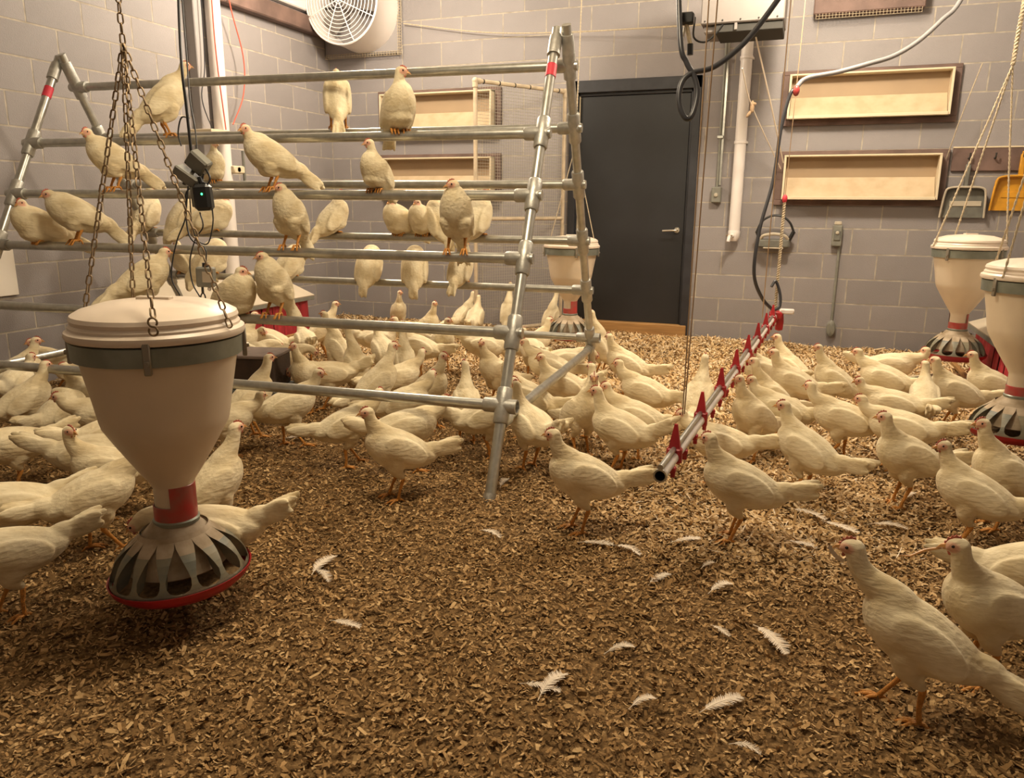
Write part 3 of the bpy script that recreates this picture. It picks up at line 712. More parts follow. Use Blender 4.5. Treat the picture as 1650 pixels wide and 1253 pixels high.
inlet('lower right tan lined air vent in a brown frame beside the dustpans', 4.25, 5.50, 1.20, 1.625)
inlet('upper left tan lined air vent partly behind the top perched hens', .555, 1.82, 1.80, 2.232)
inlet('lower left tan lined air vent behind the perch rack', .555, 1.82, 1.24, 1.652)
# screened box at the top right
g = empty('screened_inlet', (4.43, 0, 2.59), 'brown box vent with a wire screen at the top edge of the wall', 'vent'); base = (4.43, 0, 2.59)
b = MB(); b.box((4.43, -.14, 2.62), (5.20, -.002, 3.0), 'browntrim', .008); child_of_group('casing', b, g, base)
b = MB()
for k in range(32): b.tube([(4.45+k*.0235, -.135, 2.585), (4.45+k*.0235, -.135, 2.63)], .0016, 'rope', 4)
for z in (2.587, 2.607): b.tube([(4.45, -.135, z), (5.18, -.135, z)], .0016, 'rope', 4)
child_of_group('screen', b, g, base)
# fan
g = empty('exhaust_fan', (.40, 0, 2.95), 'white exhaust fan with a round wire guard high in the left corner', 'fan'); base = np.array([.40, 0, 2.95])
b = MB(); b.box((.005, -.06, 2.565), (.81, -.002, 3.29), 'plain', .006); child_of_group('housing_panel', b, g, base)
b = MB()
for k in range(28):
    z = 2.58+k*.0255; b.tube([(.80, -.072, z), (.845, -.072, z)], .002, 'rope', 4)
    x = .02+k*.029; b.tube([(x, -.072, 2.545), (x, -.072, 2.585)], .002, 'rope', 4)
for x in (.808, .826, .844): b.tube([(x, -.072, 2.55), (x, -.072, 3.28)], .002, 'rope', 4)
for z in (2.547, 2.563, 2.58): b.tube([(.01, -.072, z), (.84, -.072, z)], .002, 'rope', 4)
child_of_group('mesh_edge', b, g, base)
fc = np.array([.44, -.06, 2.955]); fd = np.array([0, -1., 0])
b = MB(); b.lathe([(.375, 0), (.365, .10), (.362, .36), (.372, .375), (.358, .375), (.352, .36), (.355, .0)], 'fanwhite', 48, fc, fd); child_of_group('shroud', b, g, base, True)
gc = fc+fd*.37; b = MB()
for k in range(11):
    rr = .035+k*.0328; bow = .05*math.sqrt(max(0, 1-(rr/.37)**2)); P = [gc+np.array([rr*math.cos(2*PI*j/40), -bow, rr*math.sin(2*PI*j/40)]) for j in range(41)]
    b.tube(P, .0034 if k < 10 else .006, 'fanwhite', 6, cap=False)
child_of_group('guard_rings', b, g, base, True)
b = MB()
for k in range(4):
    an = k*PI/4+.35; P = [gc+np.array([r_*math.cos(an), -.052*math.sqrt(max(0, 1-(r_/.37)**2))-.003, r_*math.sin(an)]) for r_ in np.linspace(-.36, .36, 15)]
    b.tube(P, .0045, 'fanwhite', 6)
child_of_group('guard_spokes', b, g, base, True)
for k in range(5):
    an = k*2*PI/5; b = MB(); c = fc+fd*.2; u = np.array([math.cos(an), 0, math.sin(an)]); t = np.array([-math.sin(an), 0, math.cos(an)])
    b.poly([c+u*.06-t*.03+fd*.02, c+u*.29-t*.085+fd*.035, c+u*.295+t*.075-fd*.035, c+u*.06+t*.03-fd*.02], .003, 'heater'); child_of_group('blade', b, g, base)
b = MB(); b.lathe([(.0, .10), (.05, .09), (.065, .03), (.065, -.1)], 'heater', 24, fc+fd*.2, fd); child_of_group('hub', b, g, base, True)
b = MB(); b.tube([fc+fd*.16+np.array([-.31, 0, 0]), fc+fd*.16+np.array([.31, 0, 0])], .012, 'dark', 8); child_of_group('motor_bracket', b, g, base, True)
# heater hung from the ceiling
h0 = aty(1134, 24, -1.0); g = empty('unit_heater', (3.95, -1.0, 2.4), 'pale sheet-metal heater box hanging at the top edge near the door', 'heater'); base = np.array([3.95, -1.0, 2.4])
b = MB(); b.box((3.70, -1.02, 2.42), (4.255, -.60, 2.80), 'heater', .008); child_of_group('casing', b, g, base)
b = MB(); b.box((3.80, -1.0, 2.365), (4.25, -.62, 2.42), 'dark', .004); child_of_group('dark_underside', b, g, base)  # near-black box along the bottom of the casing
b = MB(); b.box((3.72, -.97, 2.37), (3.82, -.66, 2.42), 'heater', .01); b.box((3.93, -1.015, 2.375), (3.95, -.61, 2.42), 'heater', .003); child_of_group('under_panel', b, g, base)
for k in range(5): b = MB(); b.ell((3.73+k*.12, -1.022, 2.44), (.006, .004, .006), 'dark'); child_of_group('screw', b, g, base)
for x in (3.75, 4.2): b = MB(); b.tube([(x, -.8, 2.80), (x, -.8, 3.29)], .006, 'galv', 8); child_of_group('hanger_rod', b, g, base)

def vpipe(label, x, z0, z1, y, r, wall='back', m='white'):
    if wall == 'back': p0 = (x, y, z0); p1 = (x, y, z1)
    g = empty('drain_pipe', p0, label, 'pipe'); base = np.array(p0)
    b = MB(); b.tube([p0, p1], r, m, 24); child_of_group('pipe', b, g, base, True)
    return g, base
g, base = vpipe('thick white pipe down the block wall right of the door', 3.955, .93, 3.28, -.07, .046)
b = MB(); c = np.array([3.955, -.07, .93]); b.lathe([(.0, -.03), (.03, -.028), (.048, 0), (.05, .05), (.046, .06)], 'white', 24, c); b.tube([c+(0, -.03, .02), c+(-.03, -.09, .01), c+(-.035, -.10, -.03)], [.018, .016, .014], 'white', 10)
b.tube([c+(-.055, -.09, .02), c+(-.005, -.09, .02)], .006, 'rust', 6); child_of_group('tap_end', b, g, base, True)
for z in (1.7, 2.35):
    b = MB(); b.lathe([(.047, -.012), (.051, -.010), (.051, .010), (.047, .012)], 'white', 24, (3.955, -.07, z)); b.box((3.90, -.025, z-.01), (4.01, -.001, z+.01), 'white', .003); child_of_group('pipe_clip', b, g, base, True)
g, base = vpipe('thick white pipe down the left wall behind the perched hens', .07, .35, 3.28, -1.685, .058)
b = MB(); b.box((.002, -1.92, 1.45), (.09, -1.83, 3.28), 'plain', .006); o = b.build('wall_strut'); tag(o, 'grey upright strut on the left wall beside the white pipe', 'strut')
b = MB(); b.box((.002, -1.98, 1.71), (.22, -1.72, 1.735), 'tanedge', .004); b.box((.02, -1.90, 1.0), (.05, -1.86, 1.72), 'pvc', .004); tag(b.build('wall_shelf'), 'small pale bracket shelf on the left wall strut', 'shelf')
line('red_wire', [(.135, -1.75, 3.25), (.14, -1.77, 2.4), (.14, -1.72, 1.75)], .005, 'redwire', 'red wire on the left side of the white pipe on the left wall', 'wire')
line('red_wire', [(.14, -1.60, 3.25), (.12, -1.55, 2.75), (.10, -1.40, 2.35), (.10, -1.43, 2.05), (.13, -1.62, 1.80)], .005, 'redwire', 'red wire sagging away right of the white pipe on the left wall', 'wire')
line('thin_cable', [(.12, -1.86, 2.7), (.12, -1.88, 2.2), (.13, -1.95, 1.95), (.13, -1.84, 1.7)], .004, 'hose', 'thin black cable hanging over the left wall strut', 'cable')
b = MB(); b.tube([(.10, -1.62, 1.45), (.16, -1.62, 1.45)], .02, 'redclear', 10); b.tube([(.15, -1.55, 1.36), (.15, -1.55, 1.60)], .012, 'greypan', 8); b.box((.09, -1.68, 1.42), (.16, -1.54, 1.48), 'tanedge', .008)
tag(b.build('pipe_valve', None, True), 'small valve with a red cap on the white pipe of the left wall', 'valve')
# conduits
def conduit(label, x, z0, z1, box_lo, box_hi, cap=None):
    g = empty('conduit_run', (x, 0, z0), label, 'conduit'); base = (x, 0, z0)
    b = MB(); b.tube([(x, -.018, z0), (x, -.018, z1)], .0115, 'boxgrey', 12); child_of_group('conduit', b, g, base, True)
    b = MB(); b.box(box_lo, box_hi, 'boxgrey', .008); child_of_group('junction_box', b, g, base)
    return g, base
g, base = conduit('grey conduit and switch box between the door and the white pipe', 3.785, 1.33, 3.28, (3.745, -.06, 1.215), (3.825, -.002, 1.345))
b = MB(); b.lathe([(.0, .018), (.014, .016), (.018, 0)], 'greylite', 14, (3.785, -.06, 1.28), (0, -1, 0)); child_of_group('switch_knob', b, g, base, True)
for z in (1.75, 2.35): b = MB(); b.box((3.76, -.035, z-.012), (3.81, -.001, z+.012), 'galv', .003); child_of_group('conduit_strap', b, g, base)
b = MB(); b.box((3.795, -.012, 1.36), (3.815, -.001, 3.28), 'galv', .002); child_of_group('backing_strip', b, g, base)
g, base = conduit('grey conduit dropping from an outlet box to a capped oval box', 4.79, .26, .90, (4.725, -.065, .875), (4.80, -.002, 1.045))
b = MB(); b.box((4.738, -.075, .925), (4.787, -.06, 1.0), 'greypan', .004); b.ell((4.762, -.078, .985), (.014, .008, .014), 'greylite'); child_of_group('socket_face', b, g, base)
b = MB(); b.box((4.735, -.06, 1.045), (4.79, -.01, 1.075), 'greylite', .008); child_of_group('cable_gland', b, g, base)
b = MB(); b.lathe([(.0, .05), (.03, .048), (.036, .04), (.036, 0)], 'boxgrey', 20, (4.79, -.0, .20), (0, -1, 0)); b.v = [(v[0], v[1], .20+(v[2]-.20)*1.9) for v in b.v]; child_of_group('oval_box', b, g, base, True)
# board of hooks and dustpans
g = empty('hook_board', (5.51, 0, 1.45), 'brown wooden board with hooks at the right edge of the wall', 'board'); base = (5.51, 0, 1.45)
b = MB(); b.box((5.52, -.025, 1.46), (6.18, -.001, 1.63), 'browntrim', .004); child_of_group('board', b, g, base)
b = MB(); b.box((5.52, -.030, 1.628), (6.18, -.001, 1.64), 'tanedge', .002); child_of_group('top_edge', b, g, base)
for x in (5.63, 5.80, 5.98): b = MB(); b.tube(crom([(x, -.02, 1.555), (x, -.06, 1.55), (x, -.075, 1.565), (x, -.078, 1.59)], 4), .006, 'dark', 8); child_of_group('hook', b, g, base, True)
def dustpan(label, cx, zt, w, h, m, rimm, hl):
    g = empty('dustpan', (cx, -.05, zt), label, 'dustpan', 'dustpans hung on the hook board'); base = (cx, -.05, zt)
    b = MB()
    b.poly([(cx-w/2, -.035, zt-h), (cx+w/2, -.035, zt-h), (cx+w*.45, -.035, zt-.03), (cx+w*.35, -.035, zt), (cx-w*.35, -.035, zt), (cx-w*.45, -.035, zt-.03)], .006, m); child_of_group('pan_floor', b, g, base)
    b = MB(); P = [(cx-w/2, -.06, zt-h), (cx-w*.455, -.085, zt-.05), (cx-w*.36, -.09, zt-.005), (cx, -.092, zt+.002), (cx+w*.36, -.09, zt-.005), (cx+w*.455, -.085, zt-.05), (cx+w/2, -.06, zt-h)]
    P = crom(P, 4); vs = []
    for p in P: vs += [np.array(p), np.array([p[0], -.035, p[2]])]
    b.add(vs, [(2*i, 2*i+2, 2*i+3, 2*i+1) for i in range(len(P)-1)], m); b.tube(P, .008, rimm, 8); child_of_group('side_wall', b, g, base, True)
    b = MB(); b.box((cx-.017, -.075, zt-.01), (cx+.017, -.045, zt+hl), m, .006); b.tube([(cx, -.05, zt+hl), (cx, -.05, zt+hl+.02)], .008, m, 8); child_of_group('handle', b, g, base, True)
    b = MB(); b.box((cx-w*.30, -.045, zt-h*.62), (cx+w*.42, -.037, zt-h*.45), rimm, .003); child_of_group('rib', b, g, base)
dustpan('worn grey dustpan hanging upside down below the wooden board', 5.63, 1.34, .30, .225, 'greypan', 'greylite', .17)
dustpan('yellow dustpan hanging at the right edge of the wall', 5.98, 1.42, .34, .25, 'yellow', 'yellow', .16)
# grey tray with loop handle
g = empty('wall_tray', (4.28, 0, .93), 'dark tray with a black loop handle on the wall under the vent', 'tray'); base = (4.28, 0, .93)
b = MB(); P = crom([(4.14, -.10, .985), (4.17, -.11, 1.06), (4.225, -.11, 1.105), (4.28, -.11, 1.118), (4.34, -.11, 1.105), (4.395, -.11, 1.06), (4.43, -.10, .985)], 5); b.tube(P, .009, 'black', 8)
b.tube([(4.14, -.10, .99), (4.175, -.09, .91)], .016, 'black', 8); b.tube([(4.43, -.10, .99), (4.395, -.09, .91)], .016, 'black', 8); child_of_group('loop_handle', b, g, base, True)
b = MB(); b.box((4.155, -.12, .855), (4.405, -.002, .925), 'greypan', .012); child_of_group('tray_body', b, g, base)
b = MB(); b.tube(crom([(4.175, -.10, .925), (4.20, -.12, .955), (4.28, -.125, .968), (4.36, -.12, .955), (4.39, -.10, .925)], 5), .013, 'greylite', 8); child_of_group('rim', b, g, base, True)
b = MB(); b.box((4.20, -.125, .848), (4.36, -.06, .86), 'greylite', .004); child_of_group('lower_lip', b, g, base)
# board at the left edge
b = MB(); b.box((.003, -4.1, .63), (.02, -3.555, .93), 'paper', .002); tag(b.build('white_board'), 'white board on the left wall at the photo edge', 'board')

# mesh gate standing out from the wall left of the door
hA = np.array([2.43, -.03, LIT]); hB = np.array([1.915, -.845, LIT]); gd = (hB-hA)/np.linalg.norm(hB-hA); GL = np.linalg.norm(hB-hA)
g = empty('mesh_gate', hA, 'wire mesh gate in a cream pipe frame standing open left of the door', 'gate'); base = hA
Zt = 2.11; up_ = np.array([0, 0, 1.])
for nm, p, q in (('upright', hA, hA+up_*Zt), ('upright', hB, hB+up_*Zt), ('top_bar', hA+up_*Zt, hB+up_*Zt), ('middle_bar', hA+up_*1.02, hB+up_*1.02), ('bottom_bar', hA+up_*.06, hB+up_*.06)):
    b = MB(); b.tube([p, q], .0165, 'pvc', 12); child_of_group(nm, b, g, base, True)
for p in (hB+up_*Zt, hA+up_*Zt):
    b = MB(); b.ell(p, (.026, .026, .026), 'pvc'); b.tube([p, p-up_*.05], .023, 'pvc', 12); s = -gd if p is not hB and np.allclose(p[:2], hB[:2]) else gd; b.tube([p, p+s*.05], .023, 'pvc', 12); child_of_group('elbow', b, g, base, True)
for i in range(6): b = MB(); c = hA+gd*GL*(i+.5)/6+up_*Zt; b.tube([c-gd*.005, c+gd*.005], .019, 'dark', 10); child_of_group('cable_tie', b, g, base, True)
b = MB(); sp = .0254; n1 = int(GL/sp); n2 = int(Zt/sp)
def strip(p, q, w):
    p = np.array(p); q = np.array(q); d = (q-p)/np.linalg.norm(q-p); nrm = np.cross(gd, up_); s = np.cross(d, nrm)
    b.add([p-s*w, p+s*w, q+s*w, q-s*w, p+nrm*w, p-nrm*w, q-nrm*w, q+nrm*w], [(0, 1, 2, 3), (4, 5, 6, 7)], 'mesh')
for i in range(1, n1+1): strip(hA+gd*i*sp+up_*.06, hA+gd*i*sp+up_*Zt, .0014)
for k in range(3, n2+1): strip(hA+up_*k*sp, hB+up_*k*sp, .0014)
o = child_of_group('wire_mesh', b, g, base); o['kind'] = 'stuff'

# ------------------------------------------------------------------ nest boxes, crate, tray
def nestbox(label, x_wall, sgn, y0, y1, depth, zt, zb):
    """sgn +1: stands along the left wall facing +x"""
    g = empty('nest_box', (x_wall, (y0+y1)/2, LIT), label, 'nest box', 'red curtained nest boxes along the side walls'); base = (x_wall, (y0+y1)/2, LIT)
    xf = x_wall+sgn*depth
    def bx(n_, lo, hi, m, bev=.004):
        b = MB(); b.box(np.minimum(lo, hi), np.maximum(lo, hi), m, bev); child_of_group(n_, b, g, base)
    bx('back_panel', (x_wall+sgn*.005, y0, zb), (x_wall+sgn*.02, y1, zt+.15), 'boxgrey'); bx('floor_panel', (x_wall+sgn*.02, y0, zb), (xf-sgn*.01, y1, zb+.02), 'boxgrey')
    for y in (y0, y1-.012): bx('end_panel', (x_wall+sgn*.02, y, zb), (xf-sgn*.015, y+.012, zt-.02), 'boxgrey')
    b = MB(); a = (x_wall, zt+.20); c = (xf+sgn*.05, zt)
    vs = [(a[0], y, a[1]) for y in (y0-.02, y1+.02)]+[(c[0], y, c[1]) for y in (y1+.02, y0-.02)]
    b.poly([vs[0], vs[1], vs[2], vs[3]], .012, 'roof'); child_of_group('roof', b, g, base)
    bx('roof_lip', (c[0]-sgn*.012, y0-.02, zt-.035), (c[0], y1+.02, zt), 'boxgrey')
    n = max(3, round((y1-y0)/.13)); w = (y1-y0)/n
    for k in range(n):
        b = MB(); yy = y0+k*w; P = []; K = 7
        for j in range(K): u = j/(K-1); P.append((xf+sgn*(.008*math.sin(u*PI*2+k)), yy+.004+u*(w-.008)))
        zb_ = zt-.34
        vs = [(x, y, zt-.03) for x, y in P]+[(x+sgn*.012, y, zb_) for x, y in P]
        b.add(vs, [(j, j+1, K+j+1, K+j) for j in range(K-1)], 'flap'); b.add([(v[0]-sgn*.004, v[1], v[2]) for v in vs], [(j, K+j, K+j+1, j+1) for j in range(K-1)], 'flap'); child_of_group('curtain_flap', b, g, base, True)
    for y in (y0+.02, y1-.05): bx('leg', (xf-sgn*.05, y, LIT-.02), (xf-sgn*.02, y+.03, zb), 'boxgrey')
    for y in (y0+.02, y1-.05): bx('leg', (x_wall+sgn*.03, y, LIT-.02), (x_wall+sgn*.06, y+.03, zb), 'boxgrey')
    bx('landing_rail', (xf+sgn*.10, y0, zb-.02), (xf+sgn*.13, y1, zb+.005), 'wood')
nestbox('red curtained nest box with a sloping cream roof along the left wall', 0.0, 1, -2.75, -1.20, .46, .40, .12)
nestbox('red curtained nest box with a pale roof behind the right-hand feeders', XR, -1, -2.45, -.78, .50, .40, .12)

bc = np.array([1.72, -3.52, LIT])
g = empty('storage_crate', bc, 'dark brown box on a grey base standing among the hens under the perches', 'crate', rot=(0, 0, .25))
b = MB(); b.box((-.155, -.12, -.02), (.155, .14, .15), 'blue', .02); b.box((-.165, -.13, .12), (.165, .15, .15), 'blue', .008); b.build('base', g)
b = MB(); b.box((-.15, -.115, .15), (.15, .14, .325), 'stump', .008); b.build('carton', g)
b = MB(); b.box((-.155, -.12, .320), (.155, .145, .340), 'stumptop', .006); b.build('lid', g)

tr = atz(1570, 630, LIT)
g = empty('feed_tray', (5.40, -1.62, LIT), 'shallow grey green tray on the litter under the far right feeder', 'tray')
b = MB(); b.box((-.17, -.14, -.01), (.17, .14, .09), 'fin', .02); b.build('tray_body', g)
b = MB(); b.lathe([(.20, .085), (.215, .09), (.21, .10), (.195, .095)], 'tanedge', 4); b.build('rim', g)

# ------------------------------------------------------------------ hanging electronics
ED = 2.25
def epos(x, y, d=ED): return atd(x, y, d)
Rz = lambda a: Matrix.Rotation(a, 3, 'Z'); Ry = lambda a: Matrix.Rotation(a, 3, 'Y'); Rx = lambda a: Matrix.Rotation(a, 3, 'X')
vw = Matrix([cr, fw-np.array([0, 0, fw[2]]), (0, 0, 1)]).transposed().to_3x3()
def ebox(name, x, y, w, h, t, rot, m, label, cat, extra=None, bev=.004):
    g = empty(name, epos(x, y), label, cat); g.rotation_euler = (Rz(-YAW)@rot).to_euler()
    b = MB(); b.box((-w/2, -t/2, -h/2), (w/2, t/2, h/2), m, bev); b.build('casing', g)
    if extra: extra(g, w, h, t)
    return g
def ex1(g, w, h, t):
    b = MB(); b.box((-w*.44, -t/2-.003, -h*.42), (w*.44, -t/2, h*.42), 'greypan', .002); b.build('cover', g)
    for sx in (-1, 1):
        b = MB(); b.ell((sx*w*.38, -t/2-.004, -h*.34), (.002,)*3, 'dark'); b.build('screw', g)
    b = MB(); b.tube([(0, 0, -h/2), (0, 0, -h/2-.012)], .006, 'black', 8); b.build('cable_gland', g)
ebox('sensor_box', 320, 262, .062, .050, .035, Ry(.75)@Rx(.35), 'boxgrey', 'upper tilted grey sensor box hanging above the black camera box', 'sensor', ex1)
ebox('sensor_box', 303, 284, .078, .032, .045, Ry(.62)@Rx(.2), 'boxgrey', 'lower left tilted grey sensor box beside the black camera box', 'sensor', ex1)
def ex2(g, w, h, t):
    b = MB(); b.ell((.004, -t/2-.001, h*.12), (.0032, .002, .0032), 'led'); b.build('status_light', g)
    b = MB(); b.box((-w/2-.008, -t*.3, -h*.35), (-w/2+.004, t*.3, h*.4), 'boxgrey', .003); b.build('side_plate', g)
    b = MB(); b.tube([(0, 0, h/2), (-.004, 0, h/2+.02)], .007, 'black', 8); b.build('swivel', g)
ebox('monitor_box', 328, 318, .050, .076, .04, Ry(-.06), 'black', 'black hanging box with a glowing green light', 'monitor', ex2, .009)
def ex3(g, w, h, t):
    b = MB(); b.box((-w*.1, -t/2-.0015, -h*.25), (w*.42, -t/2, h*.28), 'greylite', .001); b.build('rating_plate', g)
    b = MB(); b.tube([(0, 0, h/2), (0, 0, h/2+.012)], .009, 'black', 10); b.build('top_gland', g)
    b = MB(); b.tube([(-.012, 0, -h/2), (-.012, 0, -h/2-.02)], .004, 'black', 8); b.ell((.008, 0, -h/2-.006), (.006, .006, .006), 'white'); b.build('terminal', g)
    b = MB(); P = [np.array([-.012+.007*math.sin(a), 0, -h/2-.035+.016*math.cos(a)]) for a in np.linspace(0, 2*PI, 17)]; b.tube(P, .002, 'black', 6); b.build('snap_hook', g, True)
ebox('load_cell_box', 332, 446, .050, .058, .03, Ry(.03), 'boxgrey', 'small grey box with a label hanging low in front of the perch rack', 'sensor', ex3)
line('power_cable', hpx((287, -20, 2.2), (290, 60, 2.2), (294, 120, 2.2), (300, 170, 2.22), (308, 245, 2.25)), .0042, 'black', 'thick black cable down to the tilted grey sensor boxes', 'cable')
line('power_cable', hpx((292, -20, 2.3), (300, 80, 2.3), (306, 160, 2.3), (314, 205, 2.3), (318, 245, 2.25)), .0022, 'black', 'thin black cable right of the thick one above the sensor boxes', 'cable')
line('loose_cable', hpx((318, 300, 2.25), (300, 310, 2.24), (299, 350, 2.24), (286, 385, 2.24), (278, 420, 2.24), (277, 450, 2.24), (290, 476, 2.24)), .0022, 'black', 'leftmost thin cable looping below the black box', 'cable')
line('loose_cable', hpx((303, 300, 2.23), (300, 350, 2.23), (308, 385, 2.23), (330, 400, 2.23), (332, 425, 2.23)), .0022, 'black', 'thin cable curving to the top of the low grey box', 'cable')
line('loose_cable', hpx((342, 335, 2.24), (343, 360, 2.24), (335, 392, 2.24), (318, 386, 2.24), (309, 360, 2.24), (306, 320, 2.24)), .002, 'black', 'thin cable looping under the right of the black box', 'cable')
line('loose_cable', hpx((322, 342, 2.26), (327, 365, 2.26), (315, 385, 2.26), (306, 420, 2.26), (310, 455, 2.26), (322, 478, 2.26)), .002, 'black', 'thin cable falling left of the low grey box', 'cable')
line('loose_cable', hpx((305, 190, 2.24), (292, 190, 2.24), (287, 215, 2.24), (292, 235, 2.24)), .0022, 'black', 'short bent cable left of the tilted sensor boxes', 'cable')
line('loose_cable', hpx((330, 270, 2.24), (338, 285, 2.24), (335, 296, 2.24), (326, 292, 2.24), (328, 280, 2.24)), .003, 'black', 'small coiled cable at the tilted sensor boxes', 'cable')

# ------------------------------------------------------------------ hens
def ico():
    t = (1+5**.5)/2
    v = [(-1, t, 0), (1, t, 0), (-1, -t, 0), (1, -t, 0), (0, -1, t), (0, 1, t), (0, -1, -t), (0, 1, -t), (t, 0, -1), (t, 0, 1), (-t, 0, -1), (-t, 0, 1)]
    f = [(0, 11, 5), (0, 5, 1), (0, 1, 7), (0, 7, 10), (0, 10, 11), (1, 5, 9), (5, 11, 4), (11, 10, 2), (10, 7, 6), (7, 1, 8), (3, 9, 4), (3, 4, 2), (3, 2, 6), (3, 6, 8), (3, 8, 9), (4, 9, 5), (2, 4, 11), (6, 2, 10), (8, 6, 7), (9, 8, 1)]
    v = [np.array(p)/np.linalg.norm(p) for p in v]
    for _ in range(2):
        nf = []; cache = {}
        def mid(a, b):
            k = (min(a, b), max(a, b))
            if k not in cache: m = v[a]+v[b]; v.append(m/np.linalg.norm(m)); cache[k] = len(v)-1
            return cache[k]
        for a, b, c in f: ab, bc_, ca = mid(a, b), mid(b, c), mid(c, a); nf += [(a, ab, ca), (b, bc_, ab), (c, ca, bc_), (ab, bc_, ca)]
        f = nf
    return np.array(v), np.array(f)
IV, IF = ico()
class Blob:
    def __init__(s): s.V = []; s.F = []; s.n = 0
    def ell(s, c, ax, rad):
        """ax: rows are unit axes"""
        s.V.append((IV*np.array(rad))@np.array(ax)+np.array(c)); s.F.append(IF+s.n); s.n += len(IV)
    def sweep(s, P, H, W, n=26):
        """ellipsoids along a path with interpolated half height / width"""
        Q = np.array(crom([np.array([*p, h, w]) for p, h, w in zip(P, H, W)], n//max(1, len(P)-1)+2))
        for i in range(len(Q)):
            t = Q[min(i+1, len(Q)-1)][:3]-Q[max(i-1, 0)][:3]; t = t/(np.linalg.norm(t)+1e-9)
            side = np.cross([0, 0, 1.], t); l = np.linalg.norm(side); side = side/l if l > .15 else np.array([0, 1., 0]); side -= t*(side@t); side /= np.linalg.norm(side)
            u = np.cross(t, side); h, w = Q[i][3], Q[i][4]
            s.ell(Q[i][:3], (t, side, u), (min(h, w)*.85, w, h))
def rotY(a):  # pitch up by a (radians): +x towards +z
    c, s = math.cos(a), math.sin(a); return np.array([[c, 0, -s], [0, 1, 0], [s, 0, c]])
# pose: pitch, body centre (x,z), head (x,y,z), head yaw, head pitch, tail angle, fluff, legs (None or list of foot x), tail spread, thigh
POSES = {
 'stand':  dict(th=24, bc=(.0, .205), H=(.112, 0, .362), hy=0, hp=-6, tail=14, fl=1.0, legs=(.02, .005)),
 'alert':  dict(th=34, bc=(.0, .210), H=(.105, 0, .392), hy=0, hp=0, tail=-4, fl=.97, legs=(.01, .02)),
 'tall':   dict(th=56, bc=(.0, .215), H=(.095, 0, .445), hy=0, hp=4, tail=-38, fl=.93, legs=(.015, .0)),
 'stretch': dict(th=30, bc=(.0, .205), H=(.150, 0, .385), hy=0, hp=-4, tail=-22, fl=.95, legs=(.05, -.03)),
 'walk':   dict(th=16, bc=(.0, .200), H=(.150, 0, .338), hy=0, hp=-8, tail=10, fl=1.0, legs=(.05, -.03)),
 'low':    dict(th=6, bc=(.0, .195), H=(.172, 0, .300), hy=0, hp=-10, tail=20, fl=1.0, legs=(.03, -.02)),
 'tailup': dict(th=14, bc=(.0, .200), H=(.118, 0, .352), hy=0, hp=-5, tail=36, fl=1.03, legs=(.02, .0)),
 'eat':    dict(th=-2, bc=(.0, .195), H=(.205, 0, .215), hy=0, hp=-30, tail=30, fl=1.0, legs=(.03, -.01)),
 'peck':   dict(th=-14, bc=(.0, .200), H=(.185, 0, .075), hy=0, hp=-62, tail=42, fl=1.0, legs=(.03, -.01)),
 'rest':   dict(th=12, bc=(.0, .118), H=(.090, 0, .262), hy=0, hp=-6, tail=10, fl=1.08, legs=None),
 'preen':  dict(th=18, bc=(.0, .195), H=(.035, .062, .268), hy=140, hp=-25, tail=16, fl=1.05, legs=(.01, .0)),
 'psit':   dict(th=30, bc=(-.005, .072), H=(.062, 0, .178), hy=0, hp=-10, tail=-30, fl=1.02, legs=None, grip=True),
 'psitup': dict(tl=.8, th=42, bc=(-.010, .085), H=(.052, 0, .232), hy=0, hp=-8, tail=-42, fl=.98, legs=None, grip=True),
 'ptuck':  dict(tl=.62, th=48, bc=(-.008, .072), H=(.050, 0, .160), hy=0, hp=-15, tail=-68, fl=1.02, legs=None, grip=True),
 'pstand': dict(th=54, bc=(-.005, .150), H=(.058, 0, .268), hy=0, hp=-6, tail=-58, fl=.92, legs=(.0, .0), grip=True),
 'plean':  dict(th=30, bc=(.0, .140), H=(.105, 0, .252), hy=0, hp=-6, tail=-34, fl=.94, legs=(.0, .0), grip=True),
 'phunch': dict(th=28, bc=(.0, .130), H=(.098, 0, .215), hy=0, hp=-14, tail=-42, fl=.97, legs=(.0, .0), grip=True),
 'ptall':  dict(th=44, bc=(.0, .165), H=(.112, 0, .335), hy=0, hp=0, tail=-44, fl=.96, legs=(.0, .0), grip=True),
}
